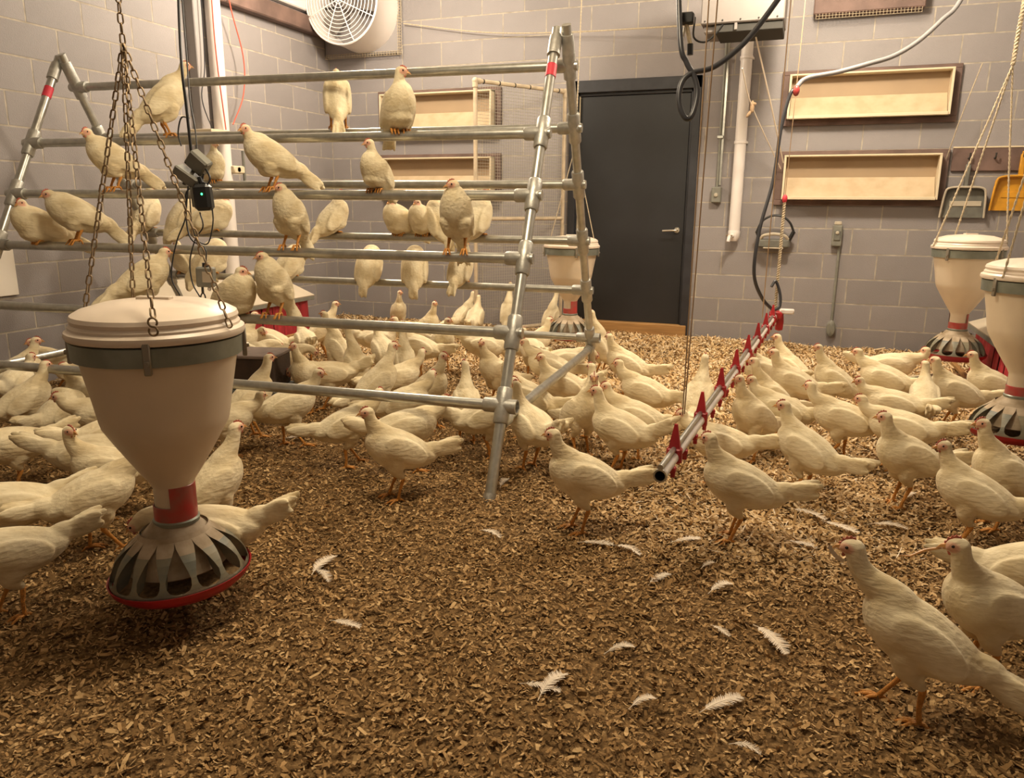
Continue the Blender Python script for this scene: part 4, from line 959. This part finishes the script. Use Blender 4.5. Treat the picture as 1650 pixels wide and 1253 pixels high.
def head_children():
    b = MB()   # upper and lower mandible
    b.add([(.018, -.0075, -.005), (.018, .0075, -.005), (.018, .0055, .007), (.018, -.0055, .007), (.034, -.0036, -.004), (.034, .0036, -.004), (.034, .0025, .0025), (.034, -.0025, .0025), (.046, 0, -.0085)],
          [(0, 1, 5, 4), (1, 2, 6, 5), (2, 3, 7, 6), (3, 0, 4, 7), (4, 5, 8), (5, 6, 8), (6, 7, 8), (7, 4, 8), (3, 2, 1, 0)], 'beak')
    b.add([(.018, -.006, -.006), (.018, .006, -.006), (.018, .004, -.011), (.018, -.004, -.011), (.037, 0, -.0075)], [(0, 1, 4), (1, 2, 4), (2, 3, 4), (3, 0, 4), (3, 2, 1, 0)], 'beak')
    beak = b.mesh('beak', False)
    b = MB(); pts = [(.027, 0, .003), (.028, 0, .0105), (.023, 0, .0115), (.020, 0, .0185), (.0155, 0, .0165), (.012, 0, .0235), (.0075, 0, .0205), (.003, 0, .0250), (-.001, 0, .0215), (-.006, 0, .0225), (-.008, 0, .016), (.005, 0, .012)]
    pts = [(x, y, z+.0022 if z > .014 else z) for x, y, z in pts]
    b.poly(pts, .0036, 'comb'); comb = b.mesh('comb', False)
    b = MB()
    for s in (-1, 1): b.ell((.017, s*.006, -.015), (.0045, .0022, .0065), 'comb', nu=8, nv=6)
    wat = b.mesh('wattle', True)
    b = MB(); b.ell((0, 0, 0), (.0036, .0022, .0036), 'eye', nu=10, nv=8); eye = b.mesh('eye', True)
    b = MB(); b.ell((0, 0, 0), (.0052, .0014, .0048), 'comb', nu=10, nv=6); ring = b.mesh('eyelid', True)
    return beak, comb, wat, eye
HC = head_children()
_tpl = {}
def template(pose, hy=None, legph=0):
    key = (pose, hy, legph)
    if key in _tpl: return _tpl[key]
    p = POSES[pose]; th = math.radians(p['th']); R = rotY(th); fl = p['fl']; c0 = np.array([p['bc'][0], 0, p['bc'][1]])
    B = Blob()
    def bp(s_, u_, y=0): return c0+R@np.array([s_, y, u_])
    st = [(-.150, .018, .020, .026), (-.122, .010, .040, .040), (-.080, .004, .060, .056), (-.030, .0, .074, .068), (.020, -.002, .079, .071), (.062, .004, .069, .062), (.090, .014, .052, .048)]
    B.sweep([bp(a, u) for a, u, h, w in st], [h*fl for *_, h, w in st], [w*fl for *_, w in st], 44)
    # neck
    H = np.array(p['H'], float); S = bp(.060, .020); d0 = R@np.array([.80, 0, .62]); d0 /= np.linalg.norm(d0); Lk = np.linalg.norm(H-S)
    hyr = math.radians(p['hy'] if hy is None else hy); hpr = math.radians(p['hp'])
    up = np.array([0, 0, 1.]) if p['hp'] > -25 else np.array([.6, 0, -.4])
    P1 = S+d0*Lk*.36; hd = np.array([math.cos(hyr)*math.cos(hpr), math.sin(hyr)*math.cos(hpr), math.sin(hpr)])
    end = H-hd*.006
    P2 = end-(up+hd*.12)*Lk*.50 if p['hp'] > -25 else end+np.array([-.25, 0, .75])*Lk*.36
    K = 9; path = []; hh = []
    for i in range(K):
        t = i/(K-1); q = (1-t)**3*S+3*(1-t)**2*t*P1+3*(1-t)*t*t*P2+t**3*end; path.append(q)
        r_ = .0205+(.054*fl-.0205)*(1-t)**1.6; hh.append(r_)
    B.sweep(path, [h*1.06 for h in hh], [h*.95 for h in hh], 30)
    # head
    sd = np.cross([0, 0, 1.], hd); sd /= np.linalg.norm(sd); hu = np.cross(hd, sd)
    B.ell(H, (hd, sd, hu), (.0275, .0185, .0210)); B.ell(H+hd*.012-hu*.003, (hd, sd, hu), (.0175, .0125, .0145))
    # tail: layered feather blades spread like a shallow fan
    rt = bp(-.118, .020); ta = math.radians(p['tail'])
    k = 0
    for yaw in (-.20, -.07, .07, .20):
        for lay in (0, 1):
            a = ta-.03+lay*-.15+.03*abs(yaw)+.05*math.sin(k*2.3); k += 1
            dv = np.array([-math.cos(a)*math.cos(yaw), math.sin(yaw), math.sin(a)]); ln = (.088-.010*lay+.006*math.sin(k*1.7))*p.get('tl', 1)
            sv = np.cross([0, 0, 1.], dv); sv /= np.linalg.norm(sv); uv = np.cross(dv, sv)
            B.ell(rt+dv*(ln*.78), (dv, sv, uv), (ln, .0088, .0235))
    B.ell(rt+np.array([-math.cos(ta), 0, math.sin(ta)])*.022, ((-math.cos(ta), 0, math.sin(ta)), (0, 1, 0), (math.sin(ta), 0, math.cos(ta))), (.055, .028, .036))
    # wings folded on the sides
    for s in (-1, 1):
        dv = R@np.array([-1, 0, -.10]); dv /= np.linalg.norm(dv); o_ = R@np.array([0, s, .12]); o_ -= dv*(o_@dv); o_ /= np.linalg.norm(o_); uv = np.cross(dv, o_)
        B.ell(bp(-.018, .012, s*.060*fl), (dv, o_, uv), (.092, .0135, .045))
        dv2 = R@np.array([-1, -s*.22, -.02]); dv2 /= np.linalg.norm(dv2); uv2 = np.cross(dv2, o_); uv2 /= np.linalg.norm(uv2); o2 = np.cross(uv2, dv2)
        B.ell(bp(-.082, .014, s*.046*fl), (dv2, o2, uv2), (.070, .010, .024))
    legs = []
    if p['legs'] is not None:
        foot = .0
        for s, fx in zip((-1, 1), p['legs'] if legph == 0 else p['legs'][::-1]):
            hip = bp(-.005, -.040, s*.034); hz = .088 if not p.get('grip') else .055
            hock = np.array([c0[0]-.012+fx*.35, s*.034, hz])
            B.sweep([hip, hip*.55+hock*.45+np.array([.014, 0, 0]), hock+np.array([.001, 0, .010])], [.040*fl, .027, .0115], [.033, .022, .0105], 14)
            ft = np.array([fx+.006, s*.036, .008])
            legs.append((hock+np.array([0, 0, .012]), hock, ft, s))
    else:
        B.ell(c0+np.array([.01, 0, -.030*fl]), np.eye(3), (.082*fl, .062*fl, .046*fl))
    V = np.concatenate(B.V); F = np.concatenate(B.F)
    if p['legs'] is None: V[:, 2] = np.maximum(V[:, 2], .004 if not p.get('grip') else -.3)
    me = bpy.data.meshes.new('tmp'); me.from_pydata(V.tolist(), [], F.tolist()); ob = bpy.data.objects.new('tmp', me); COL.objects.link(ob)
    md = ob.modifiers.new('r', 'REMESH'); md.mode = 'VOXEL'; md.voxel_size = .0052
    ms = ob.modifiers.new('s', 'SMOOTH'); ms.factor = .5; ms.iterations = 4
    dg = bpy.context.evaluated_depsgraph_get(); dg.update()
    em = bpy.data.meshes.new_from_object(ob.evaluated_get(dg)); bpy.data.objects.remove(ob, do_unlink=True)
    nv = len(em.vertices); co = np.empty(nv*3, dtype=np.float32); em.vertices.foreach_get('co', co); co = co.reshape(-1, 3)
    polys = [list(q.vertices) for q in em.polygons]; nb_ = len(polys)
    # leathery shanks and toes, part of the same body mesh
    lb = MB(); lb.mi('shank')
    for (a, hk, ft, s) in legs:
        lb.tube([a, hk, hk*.5+ft*.5+np.array([.003, 0, 0]), ft+np.array([0, 0, .006]), ft], [.0078, .0082, .0056, .0064, .0058], 'shank', 8)
        droop = -.016 if p.get('grip') else -.005
        for an, ln in ((-.42, .040), (0, .050), (.45, .040), (PI, .022)):
            d = np.array([math.cos(an), math.sin(an), 0]); m1 = ft+d*ln*.5+np.array([0, 0, .003]); e = ft+d*ln*(.8 if p.get('grip') else 1)+np.array([0, 0, droop])
            lb.tube([ft+np.array([0, 0, .002]), m1, e, e+d*.007+np.array([0, 0, -.004])], [.0056, .0046, .0036, .001], 'shank', 6)
    if p.get('grip') and p['legs'] is None:
        for s in (-1, 1):
            for an in (-.35, 0, .35):
                y = s*.026+an*.03; lb.tube([(-.005, y, .006), (.018, y+an*.01, .005), (.030, y+an*.012, -.010), (.032, y+an*.012, -.018)], [.006, .005, .004, .001], 'shank', 6)
    allv = np.concatenate([co, np.array(lb.v).reshape(-1, 3)]) if lb.v else co
    fm = bpy.data.meshes.new('hen_body'); fm.from_pydata(allv.tolist(), [], polys+[[i+nv for i in f] for f in lb.f])
    fm.materials.append(M['plumage']); fm.materials.append(M['shank'])
    fm.polygons.foreach_set('material_index', [0]*nb_+[1]*len(lb.f)); fm.polygons.foreach_set('use_smooth', [True]*len(fm.polygons))
    # bare pink skin round eye and beak
    rel = allv-H; lx = rel@hd; ly = rel@sd; lz = rel@hu
    dd = np.sqrt(((lx-.013)/.0165)**2+(lz/.0125)**2+(np.minimum(np.abs(ly)-.012, 0)/.02)**2)
    inside = (np.linalg.norm(rel, axis=1) < .035)
    fa = np.clip((1.15-dd)/.35, 0, 1)*inside
    at = fm.attributes.new('face', 'FLOAT', 'POINT'); at.data.foreach_set('value', fa.astype(np.float32))
    fm.update(); bpy.data.meshes.remove(em)
    hm = Matrix([[hd[0], sd[0], hu[0], H[0]], [hd[1], sd[1], hu[1], H[1]], [hd[2], sd[2], hu[2], H[2]], [0, 0, 0, 1]])
    _tpl[key] = (fm, hm); return _tpl[key]

def hen(loc, ang, pose, label, group, hy=None, sc=1.0):
    """ang: 0 faces right as seen by the camera, 90 away, 180 left, 270 towards it"""
    v = np.array(loc)-CAM; Fv = np.array([v[0], v[1], 0]); Fv /= np.linalg.norm(Fv); Rv = np.array([Fv[1], -Fv[0], 0])
    a = math.radians(ang); d = math.cos(a)*Rv+math.sin(a)*Fv
    me, hm = template(pose, hy, int(abs(loc[0]*37)) % 2 if POSES[pose]['legs'] and not POSES[pose].get('grip') else 0)
    h = empty('hen', loc, label, 'hen', group, (0, 0, math.atan2(d[1], d[0]))); h.scale = (sc,)*3
    inst('body', me, h)
    for nm, m_ in zip(('beak', 'comb', 'wattle'), HC[:3]): inst(nm, m_, h, mtx=hm)
    for s in (-1, 1): inst('eye', HC[3], h, mtx=hm @ Matrix.Translation((.0115, s*.0172, .0042)))
    return h

GP = 'white hens perched on the steel pipe rack'; GF = 'white hens standing on the litter'
# rail, pixel column, angle, pose, label, head yaw, scale
PERCH = [
 ('N1', 270, 12, 'ptall', 'hen stretched tall on the top perch at far left, behind the black cable', None, 1.05),
 ('N2', 188, 205, 'plean', 'hen leaning left on the second perch behind the feeder chains', 20, 1.08),
 ('N3', 128, 188, 'phunch', 'hunched standing hen with yellowish cap on the left of the third perch', None, 1.10),
 ('N3', 66, 200, 'psit', 'hen sitting at the left end of the third perch beside the hunched hen', 30, 1.08),
 ('N4', 238, 22, 'plean', 'hen with drooping tail just above the left of the large feeder lid', None, 1.05),
 ('N4', 382, 300, 'psit', 'plump hen sitting on the fourth perch at the right of the large feeder lid', 40, 1.1),
 ('N4', 443, 232, 'pstand', 'upright hen on the fourth perch above the red nest box', -48, 1.0),
 ('N3', 470, 238, 'pstand', 'upright hen on the third perch directly below the hen with a long tail', -50, 1.0),
 ('N2', 440, 200, 'plean', 'hen with a long tail pointing right on the second perch', 25, 1.08),
 ('N1', 644, 285, 'psitup', 'hen sitting on the top perch with its head turned right towards the vent', 60, 1.1),
 ('F1', 546, 90, 'pstand', 'hen seen from behind under the top rail, below the fan', None, 1.1),
 ('N2', 606, 240, 'psitup', 'plump hen sitting alone on the middle of the second perch', -50, .88),
 ('N3', 736, 258, 'pstand', 'upright hen facing forward on the right of the third perch', -60, 1.05),
 ('F3', 240, 55, 'psitup', 'far hen with its tail hanging left behind the feeder chains', None, 1.12),
 ('F3', 344, 8, 'psit', 'far hen lying along its perch behind the black box', None, 1.12),
 ('F3', 300, 35, 'ptuck', 'far hen mostly hidden behind the black box', None, 1.1),
 ('F2', 347, 285, 'psitup', 'small far hen facing forward right of the grey sensor boxes', 30, .9),
 ('F4', 342, 15, 'ptuck', 'far hen with fluffed feathers behind the low grey box', None, 1.2),
 ('F4', 300, 130, 'psit', 'far hen partly hidden by the hen above the feeder lid', None, 1.05),
 ('F4', 470, 30, 'ptuck', 'far hen peeking out right of the upright hen above the nest box', None, 1.05),
 ('F3', 540, 38, 'psitup', 'far hen with tail down left, right of the upright pair', -35, 1.0),
 ('F4', 597, 70, 'ptuck', 'leftmost of three far hens hanging their tails below the third perch', None, 1.1),
 ('F4', 669, 85, 'ptuck', 'middle one of three far hens hanging their tails below the third perch', None, 1.12),
 ('F4', 744, 70, 'psitup', 'rightmost of three far hens hanging their tails below the third perch', -30, 1.0),
 ('F3', 645, 225, 'psit', 'left one of the two small round hens tucked side by side', None, 1.02),
 ('F3', 683, 235, 'psit', 'right one of the two small round hens tucked side by side', None, 1.0),
 ('F3', 708, 115, 'ptuck', 'far hen showing only its back left of the forward-facing upright hen', None, 1.08),
 ('F3', 770, 62, 'psitup', 'far hen looking right beside the forward-facing upright hen', -50, 1.12),
]
for rl, x, ang, pose, lab, hy, sc in PERCH:
    hen(on_rail(rl, x), ang, pose, 'white '+lab, GP, hy, sc)

# ground hens: body-centre pixel, angle, pose, label
GROUND = [
 (18, 560, 10, 'alert', 'hen at the far left edge with only a yellowish head showing', None),
 (28, 600, 15, 'stand', 'hen at the left edge under the low rail facing right', None),
 (100, 583, 175, 'walk', 'hen behind the low rail at far left facing left', None),
 (40, 645, 20, 'stand', 'broad hen near the left edge, second row, facing right', None),
 (25, 622, 60, 'low', 'hen behind the broad hen at the left edge', None),
 (100, 658, 42, 'preen', 'hen with tail to the viewer, preening left of the feeder', 10),
 (150, 632, 190, 'stand', 'dark-faced hen squeezed beside the left of the feeder hopper', None),
 (170, 668, 190, 'low', 'hen half hidden by the feeder facing left under its shoulder', None),
 (22, 715, 200, 'low', 'hen at the left edge showing only its round tail', None),
 (180, 700, 5, 'low', 'hen with a long pale tail pointing left beside the feeder cone', None),
 (150, 730, 350, 'eat', 'hen bending right whose tail shows left of the feeder cone', None),
 (176, 748, 168, 'tailup', 'hen looking back over its shoulder left of the feeder', 140),
 (152, 798, 12, 'walk', 'large hen turning its head away left of the feeder neck', 100),
 (10, 815, 185, 'low', 'hen behind at the left edge whose tail points right', None),
 (10, 885, 190, 'low', 'large hen cut off by the lower left edge, tail to the right', None),
 (340, 782, 25, 'alert', 'hen standing right of the large feeder neck facing right', None),
 (338, 852, 160, 'eat', 'hen eating behind the large feeder pan with its tail raised right', None),
 (360, 675, 5, 'low', 'hen peering out right of the large feeder hopper', None),
 (404, 640, 20, 'alert', 'long-necked hen in front of the dark brown box', None),
 (465, 655, 15, 'walk', 'hen right of the dark brown box with its tail down left', None),
 (560, 680, 12, 'walk', 'hen with a bright red comb behind the nearest central hen', None),
 (640, 728, 196, 'stand', 'nearest hen left of centre, facing left with a frayed tail', None),
 (655, 692, 15, 'low', 'hen crouching behind the nearest central hen, facing right', None),
 (650, 648, 12, 'walk', 'red-combed hen under the low rail left of the A-frame foot', None),
 (690, 628, 320, 'alert', 'hen facing right and forward above the low rail', None),
 (607, 622, 30, 'alert', 'hen looking right above the middle of the low rail', None),
 (642, 607, 20, 'walk', 'hen with lowered neck behind the pair above the low rail', None),
 (575, 592, 120, 'tall', 'red-faced hen stretching its neck up in mid flock', None),
 (530, 603, 175, 'eat', 'hen bending left in front of the stretching hen', None),
 (545, 562, 150, 'tall', 'second stretching hen just under the fourth perch', None),
 (496, 602, 230, 'alert', 'hen close to the right side of the dark brown box', None),
 (492, 548, 100, 'low', 'bulky hen seen from behind above the dark brown box', None),
 (455, 572, 5, 'eat', 'hen reaching over just behind the dark brown box', None),
 (437, 548, 160, 'preen', 'ruffled preening hen in front of the red nest box', None),
 (388, 552, 15, 'alert', 'dark-faced hen between the feeder lid and the red nest box', None),
 (408, 566, 30, 'eat', 'hen with lowered back left of the dark brown box', None),
 (372, 598, 260, 'rest', 'resting hen between the feeder hopper and the dark brown box', None),
 (520, 533, 15, 'alert', 'hen looking right over the fourth perch near the nest box', None),
 (642, 500, 280, 'alert', 'far hen facing forward at the base of the wall', None),
 (690, 525, 300, 'alert', 'far hen with an orange comb looking right over the fourth perch', None),
 (713, 553, 290, 'stand', 'hen standing square to the viewer in the middle of the flock', 40),
 (748, 505, 40, 'alert', 'far hen leaning right near the mesh gate', None),
 (766, 512, 75, 'stand', 'far hen with fluffed tail right beside the leaning one', None),
 (819, 505, 80, 'tall', 'slim upright far hen left of the A-frame leg', None),
 (888, 510, 60, 'tall', 'upright hen feeding at the pan beside the black door', None),
 (860, 552, 20, 'stand', 'hen left of the far feeder with its head down behind the A-frame leg', None),
 (858, 564, 110, 'low', 'hen showing a white back left of the far feeder pan', None),
 (912, 576, 20, 'eat', 'hen bending right in front of the far feeder pan', None),
 (885, 592, 172, 'walk', 'hen facing left between the A-frame leg and the slanting bar', None),
 (780, 560, 12, 'peck', 'hen pecking right with its tail to the left, in the middle distance', None),
 (800, 598, 215, 'alert', 'long-necked hen facing left at the left of the A-frame leg', None),
 (608, 545, 10, 'eat', 'far hen pecking under the fourth perch', None),
 (618, 567, 110, 'stand', 'left one of two hens seen from behind in mid flock', None),
 (652, 581, 95, 'tall', 'right one of two hens seen from behind in mid flock', None),
 (675, 562, 165, 'walk', 'hen with its tail sweeping right behind the forward-facing hen', None),
 (672, 536, 200, 'low', 'far hen behind the forward-facing hen', None),
 (752, 650, 95, 'alert', 'hen seen from behind at the right end of the low rail', None),
 (785, 672, 15, 'tailup', 'hen curving its tail up left, hidden behind the A-frame foot', None),
 (852, 640, 170, 'stand', 'dark-faced hen behind the slanting bar of the A-frame', 160),
 (905, 618, 178, 'tailup', 'hen with a raised tail reaching past the far A-frame leg', None),
 (856, 690, 125, 'tailup', 'hen facing away just right of the A-frame foot', None),
 (936, 665, 300, 'alert', 'slim hen facing forward with a red comb right of the slanting bar', None),
 (957, 645, 100, 'stand', 'hen half hidden behind the slim forward-facing hen', None),
 (1000, 692, 158, 'tailup', 'hen facing away left with a long raised tail, centre right', 20),
 (940, 770, 198, 'stand', 'nearest hen at the centre, facing left in front of the drinker pipe end', None),
 (1025, 672, 172, 'walk', 'hen behind the long-tailed hen, tail to the right', None),
 (1040, 628, 165, 'walk', 'hen facing left with its tail close to the hanging cords', None),
 (1010, 588, 168, 'stand', 'hen facing left in the open shavings right of the far A-frame leg', None),
 (970, 553, 150, 'tall', 'tall slim hen at the far A-frame leg by the door sill', None),
 (1126, 642, 80, 'alert', 'hen seen edge-on left of the drinker pipe', None),
 (1192, 782, 192, 'stand', 'near hen right of the drinker pipe end, facing left', None),
 (1160, 705, 170, 'low', 'hen hidden behind the near hen beside the drinker pipe', None),
 (1214, 670, 225, 'alert', 'hen drinking at the pipe, front one of two heads', None),
 (1240, 638, 215, 'alert', 'hen drinking at the pipe, rear one of two heads', None),
 (1275, 590, 160, 'alert', 'far hen right of the drinker regulator facing left', None),
 (1278, 618, 185, 'stand', 'hen right of the drinker line in the third row facing left', None),
 (1232, 598, 190, 'stand', 'hen close against the far part of the drinker line', None),
 (1258, 655, 178, 'walk', 'hen with its tail touching the long-backed hen, right of the drinkers', None),
 (1300, 722, 155, 'stand', 'hen with its head turned away and tail right, right of centre', 30),
 (1358, 672, 182, 'walk', 'big long-backed hen facing left in the middle of the right flock', None),
 (1345, 612, 180, 'alert', 'hen facing left in the back row of the right flock', None),
 (1425, 615, 176, 'walk', 'red-combed hen with a raised tail in the back row at right', None),
 (1435, 592, 5, 'low', 'far hen stretched behind the red-combed hen, head turned back', 170),
 (1440, 648, 178, 'low', 'hen between the two long-tailed hens of the right flock', None),
 (1452, 690, 176, 'low', 'low hen with its tail lifted right behind the peering hen', None),
 (1538, 630, 200, 'stand', 'hen with a yellowish head left of the grey tray', None),
 (1490, 640, 100, 'stand', 'hen seen from behind beside the yellowish-headed hen', None),
 (1598, 622, 195, 'stand', 'hen in front of the grey tray near the right edge', None),
 (1462, 735, 215, 'stand', 'peering hen in the right foreground row facing left', None),
 (1570, 790, 184, 'stand', 'big hen facing left in the right foreground, tail past the edge', None),
 (1618, 762, 215, 'alert', 'hen at the right edge in front of the last feeder pan', None),
 (1598, 975, 222, 'stand', 'near hen with a straw in its beak at the lower right', None),
 (1668, 905, 5, 'walk', 'hen at the right edge behind the straw holder, tail left', None),
 (1478, 1020, 186, 'stretch', 'nearest hen at the lower right, walking left with a bent tail', None),
]
for i, (x, y, ang, pose, lab, hy) in enumerate(GROUND):
    if hy is None and pose in ('stand', 'alert', 'walk', 'low', 'tailup') and i not in (92, 93, 94): hy = (0, -30, 32)[i % 3] or None
    hc = POSES[pose]['bc'][1]; P = atz(x, y, LIT+hc)
    zf = float(bed_h(P[0], P[1]))
    sc_ = 1.0+.03*math.sin(i*2.1); h = hen((P[0], P[1], zf), ang, pose, 'white '+lab, GF, hy, sc_)
    if 'straw in its beak' in lab or 'nearest hen at the lower right' in lab:
        me_, hm_ = template(pose, hy, int(abs(P[0]*37)) % 2)
        W = Matrix.Translation((P[0], P[1], zf)) @ Matrix.Rotation(h.rotation_euler.z, 4, 'Z') @ Matrix.Scale(sc_, 4) @ hm_
        tip = np.array(W @ Vector((.044, 0, -.008)))
        if 'straw' in lab:
            b = MB(); b.tube([(.012*_r+np.array([0, 0, .0])), -_r*.025+np.array([0, 0, -.006]), -_r*.060+np.array([0, 0, -.022]), -_r*.085+np.array([0, 0, -.020])], [.0028, .0034, .0022, .001], 'beak', 6)
            tag(b.build('straw', None, True, tip), 'yellow straw held in the beak of the near hen at lower right', 'straw')
        else:
            b = MB(); A = [(-.010*_r+np.array([0, 0, .004])), _r*.002+np.array([0, 0, -.014]), _r*.014+np.array([0, 0, -.026]), _r*.030+np.array([0, 0, -.034])]
            A = crom(A, 5); K = len(A); b.tube(A, .0009, 'plume', 5)
            for q in range(K-1): b.add([A[q], A[q+1], A[q+1]+np.array([0, 0, .0]) - fw*.001+_r*.006+np.array([0, 0, .006]), A[q]-fw*.001+_r*.006+np.array([0, 0, .006])], [(0, 1, 2, 3)], 'plume')
            tag(b.build('feather', None, False, tip-fw*.004), 'small curved feather held in the beak of the nearest hen', 'feather', 'loose feathers on the litter')

# ------------------------------------------------------------------ feathers on the litter
FE = [(522, 912, 60, 40, .3, 'curved white feather below the left end of the open litter, upper one'), (518, 930, 40, -50, .3, 'small curved feather just under the upper curved one'),
 (556, 1007, 60, -20, .1, 'flat feather lying left in the open foreground'), (790, 862, 45, -25, .1, 'feather lying below the foot of the A-frame'),
 (1062, 935, 50, 38, .2, 'bent feather in the middle of the foreground'), (1160, 950, 50, 35, .1, 'pale feather right of the bent one'),
 (1140, 912, 30, 40, .1, 'small feather above the pale one'), (1240, 1032, 80, -35, .1, 'long feather left of the nearest hen'),
 (870, 1110, 80, -8, .2, 'arched feather of the crossed pair at the bottom'), (890, 1108, 70, 42, .2, 'straight feather of the crossed pair at the bottom'),
 (1162, 1137, 85, 28, .1, 'large frayed feather at the bottom'), (998, 1050, 60, 18, .1, 'dull feather above the crossed pair'),
 (1160, 1018, 40, -25, .1, 'small feather above the long one'), (1035, 1136, 55, 25, .1, 'dull feather right of the crossed pair'),
 (960, 877, 70, 0, .1, 'feather lying at the feet of the central hen'), (1010, 888, 55, -20, .2, 'feather right of the feet of the central hen'),
 (1105, 872, 60, 18, .1, 'feather left of the feet of the near right hen'), (1300, 830, 70, -14, .1, 'long feather right of the near right hen'),
 (1352, 850, 70, -14, .1, 'second long feather further right among the straws'), (1430, 850, 70, 5, .1, 'feather lying left of the straw in the hen beak'),
 (1290, 878, 60, -5, .1, 'flat feather below the long ones at right'), (1200, 1210, 60, -5, .1, 'feather at the bottom edge'),
 (480, 705, 60, 5, .1, 'feather at the feet of the hen right of the dark box'), (812, 780, 30, 60, .1, 'upright feather just right of the A-frame foot'), (1465, 800, 30, 60, .1, 'small feather by the feet of the peering hen')]
for k, (x, y, Lp, an, bend, lab) in enumerate(FE):
    P = atz(x, y, LIT+.014); dep = pr(P)[2]; L_ = Lp*dep/F_PX; b = MB()
    Fv = P-CAM; Fv[2] = 0; Fv /= np.linalg.norm(Fv); Rv = np.array([Fv[1], -Fv[0], 0]); fs_ = abs(math.sin(.3)) ; a = math.radians(an)
    # undo foreshortening of the ground for the drawn direction
    d = Rv*math.cos(a)+Fv*math.sin(a)*1.9; L_ *= np.linalg.norm(d)*.85; d /= np.linalg.norm(d); s = np.array([-d[1], d[0], 0]); up = np.array([0, 0, 1.])
    def axis(t): return d*(t-.5)*L_+s*bend*L_*(.25-(t-.5)**2)+up*(.004+.012*math.sin(PI*t)*(1 if k % 2 else .4))
    b.tube([axis(t) for t in np.linspace(0, 1, 9)], [.0012]*5+[.001, .0008, .0006, .0003], 'plume', 5)
    rs = random.Random(k); nbarb = 34; wmax = L_*.14
    for sg in (-1, 1):
        for j in range(nbarb):
            t = .16+.82*j/nbarb; w = wmax*(math.sin(PI*min(1, (t-.08)/.95))**.6)*(.8+.4*rs.random()); p = axis(t)
            tip = p+s*sg*w+d*w*.75+up*(rs.uniform(-.002, .004)); hw = L_*.82/nbarb*.62
            b.add([p-d*hw, p+d*hw, tip+d*hw*.4, tip-d*hw*.2], [(0, 1, 2, 3)], 'plume')
    o = b.build('feather', None, False, P); tag(o, 'white '+lab, 'feather', 'loose feathers on the litter')
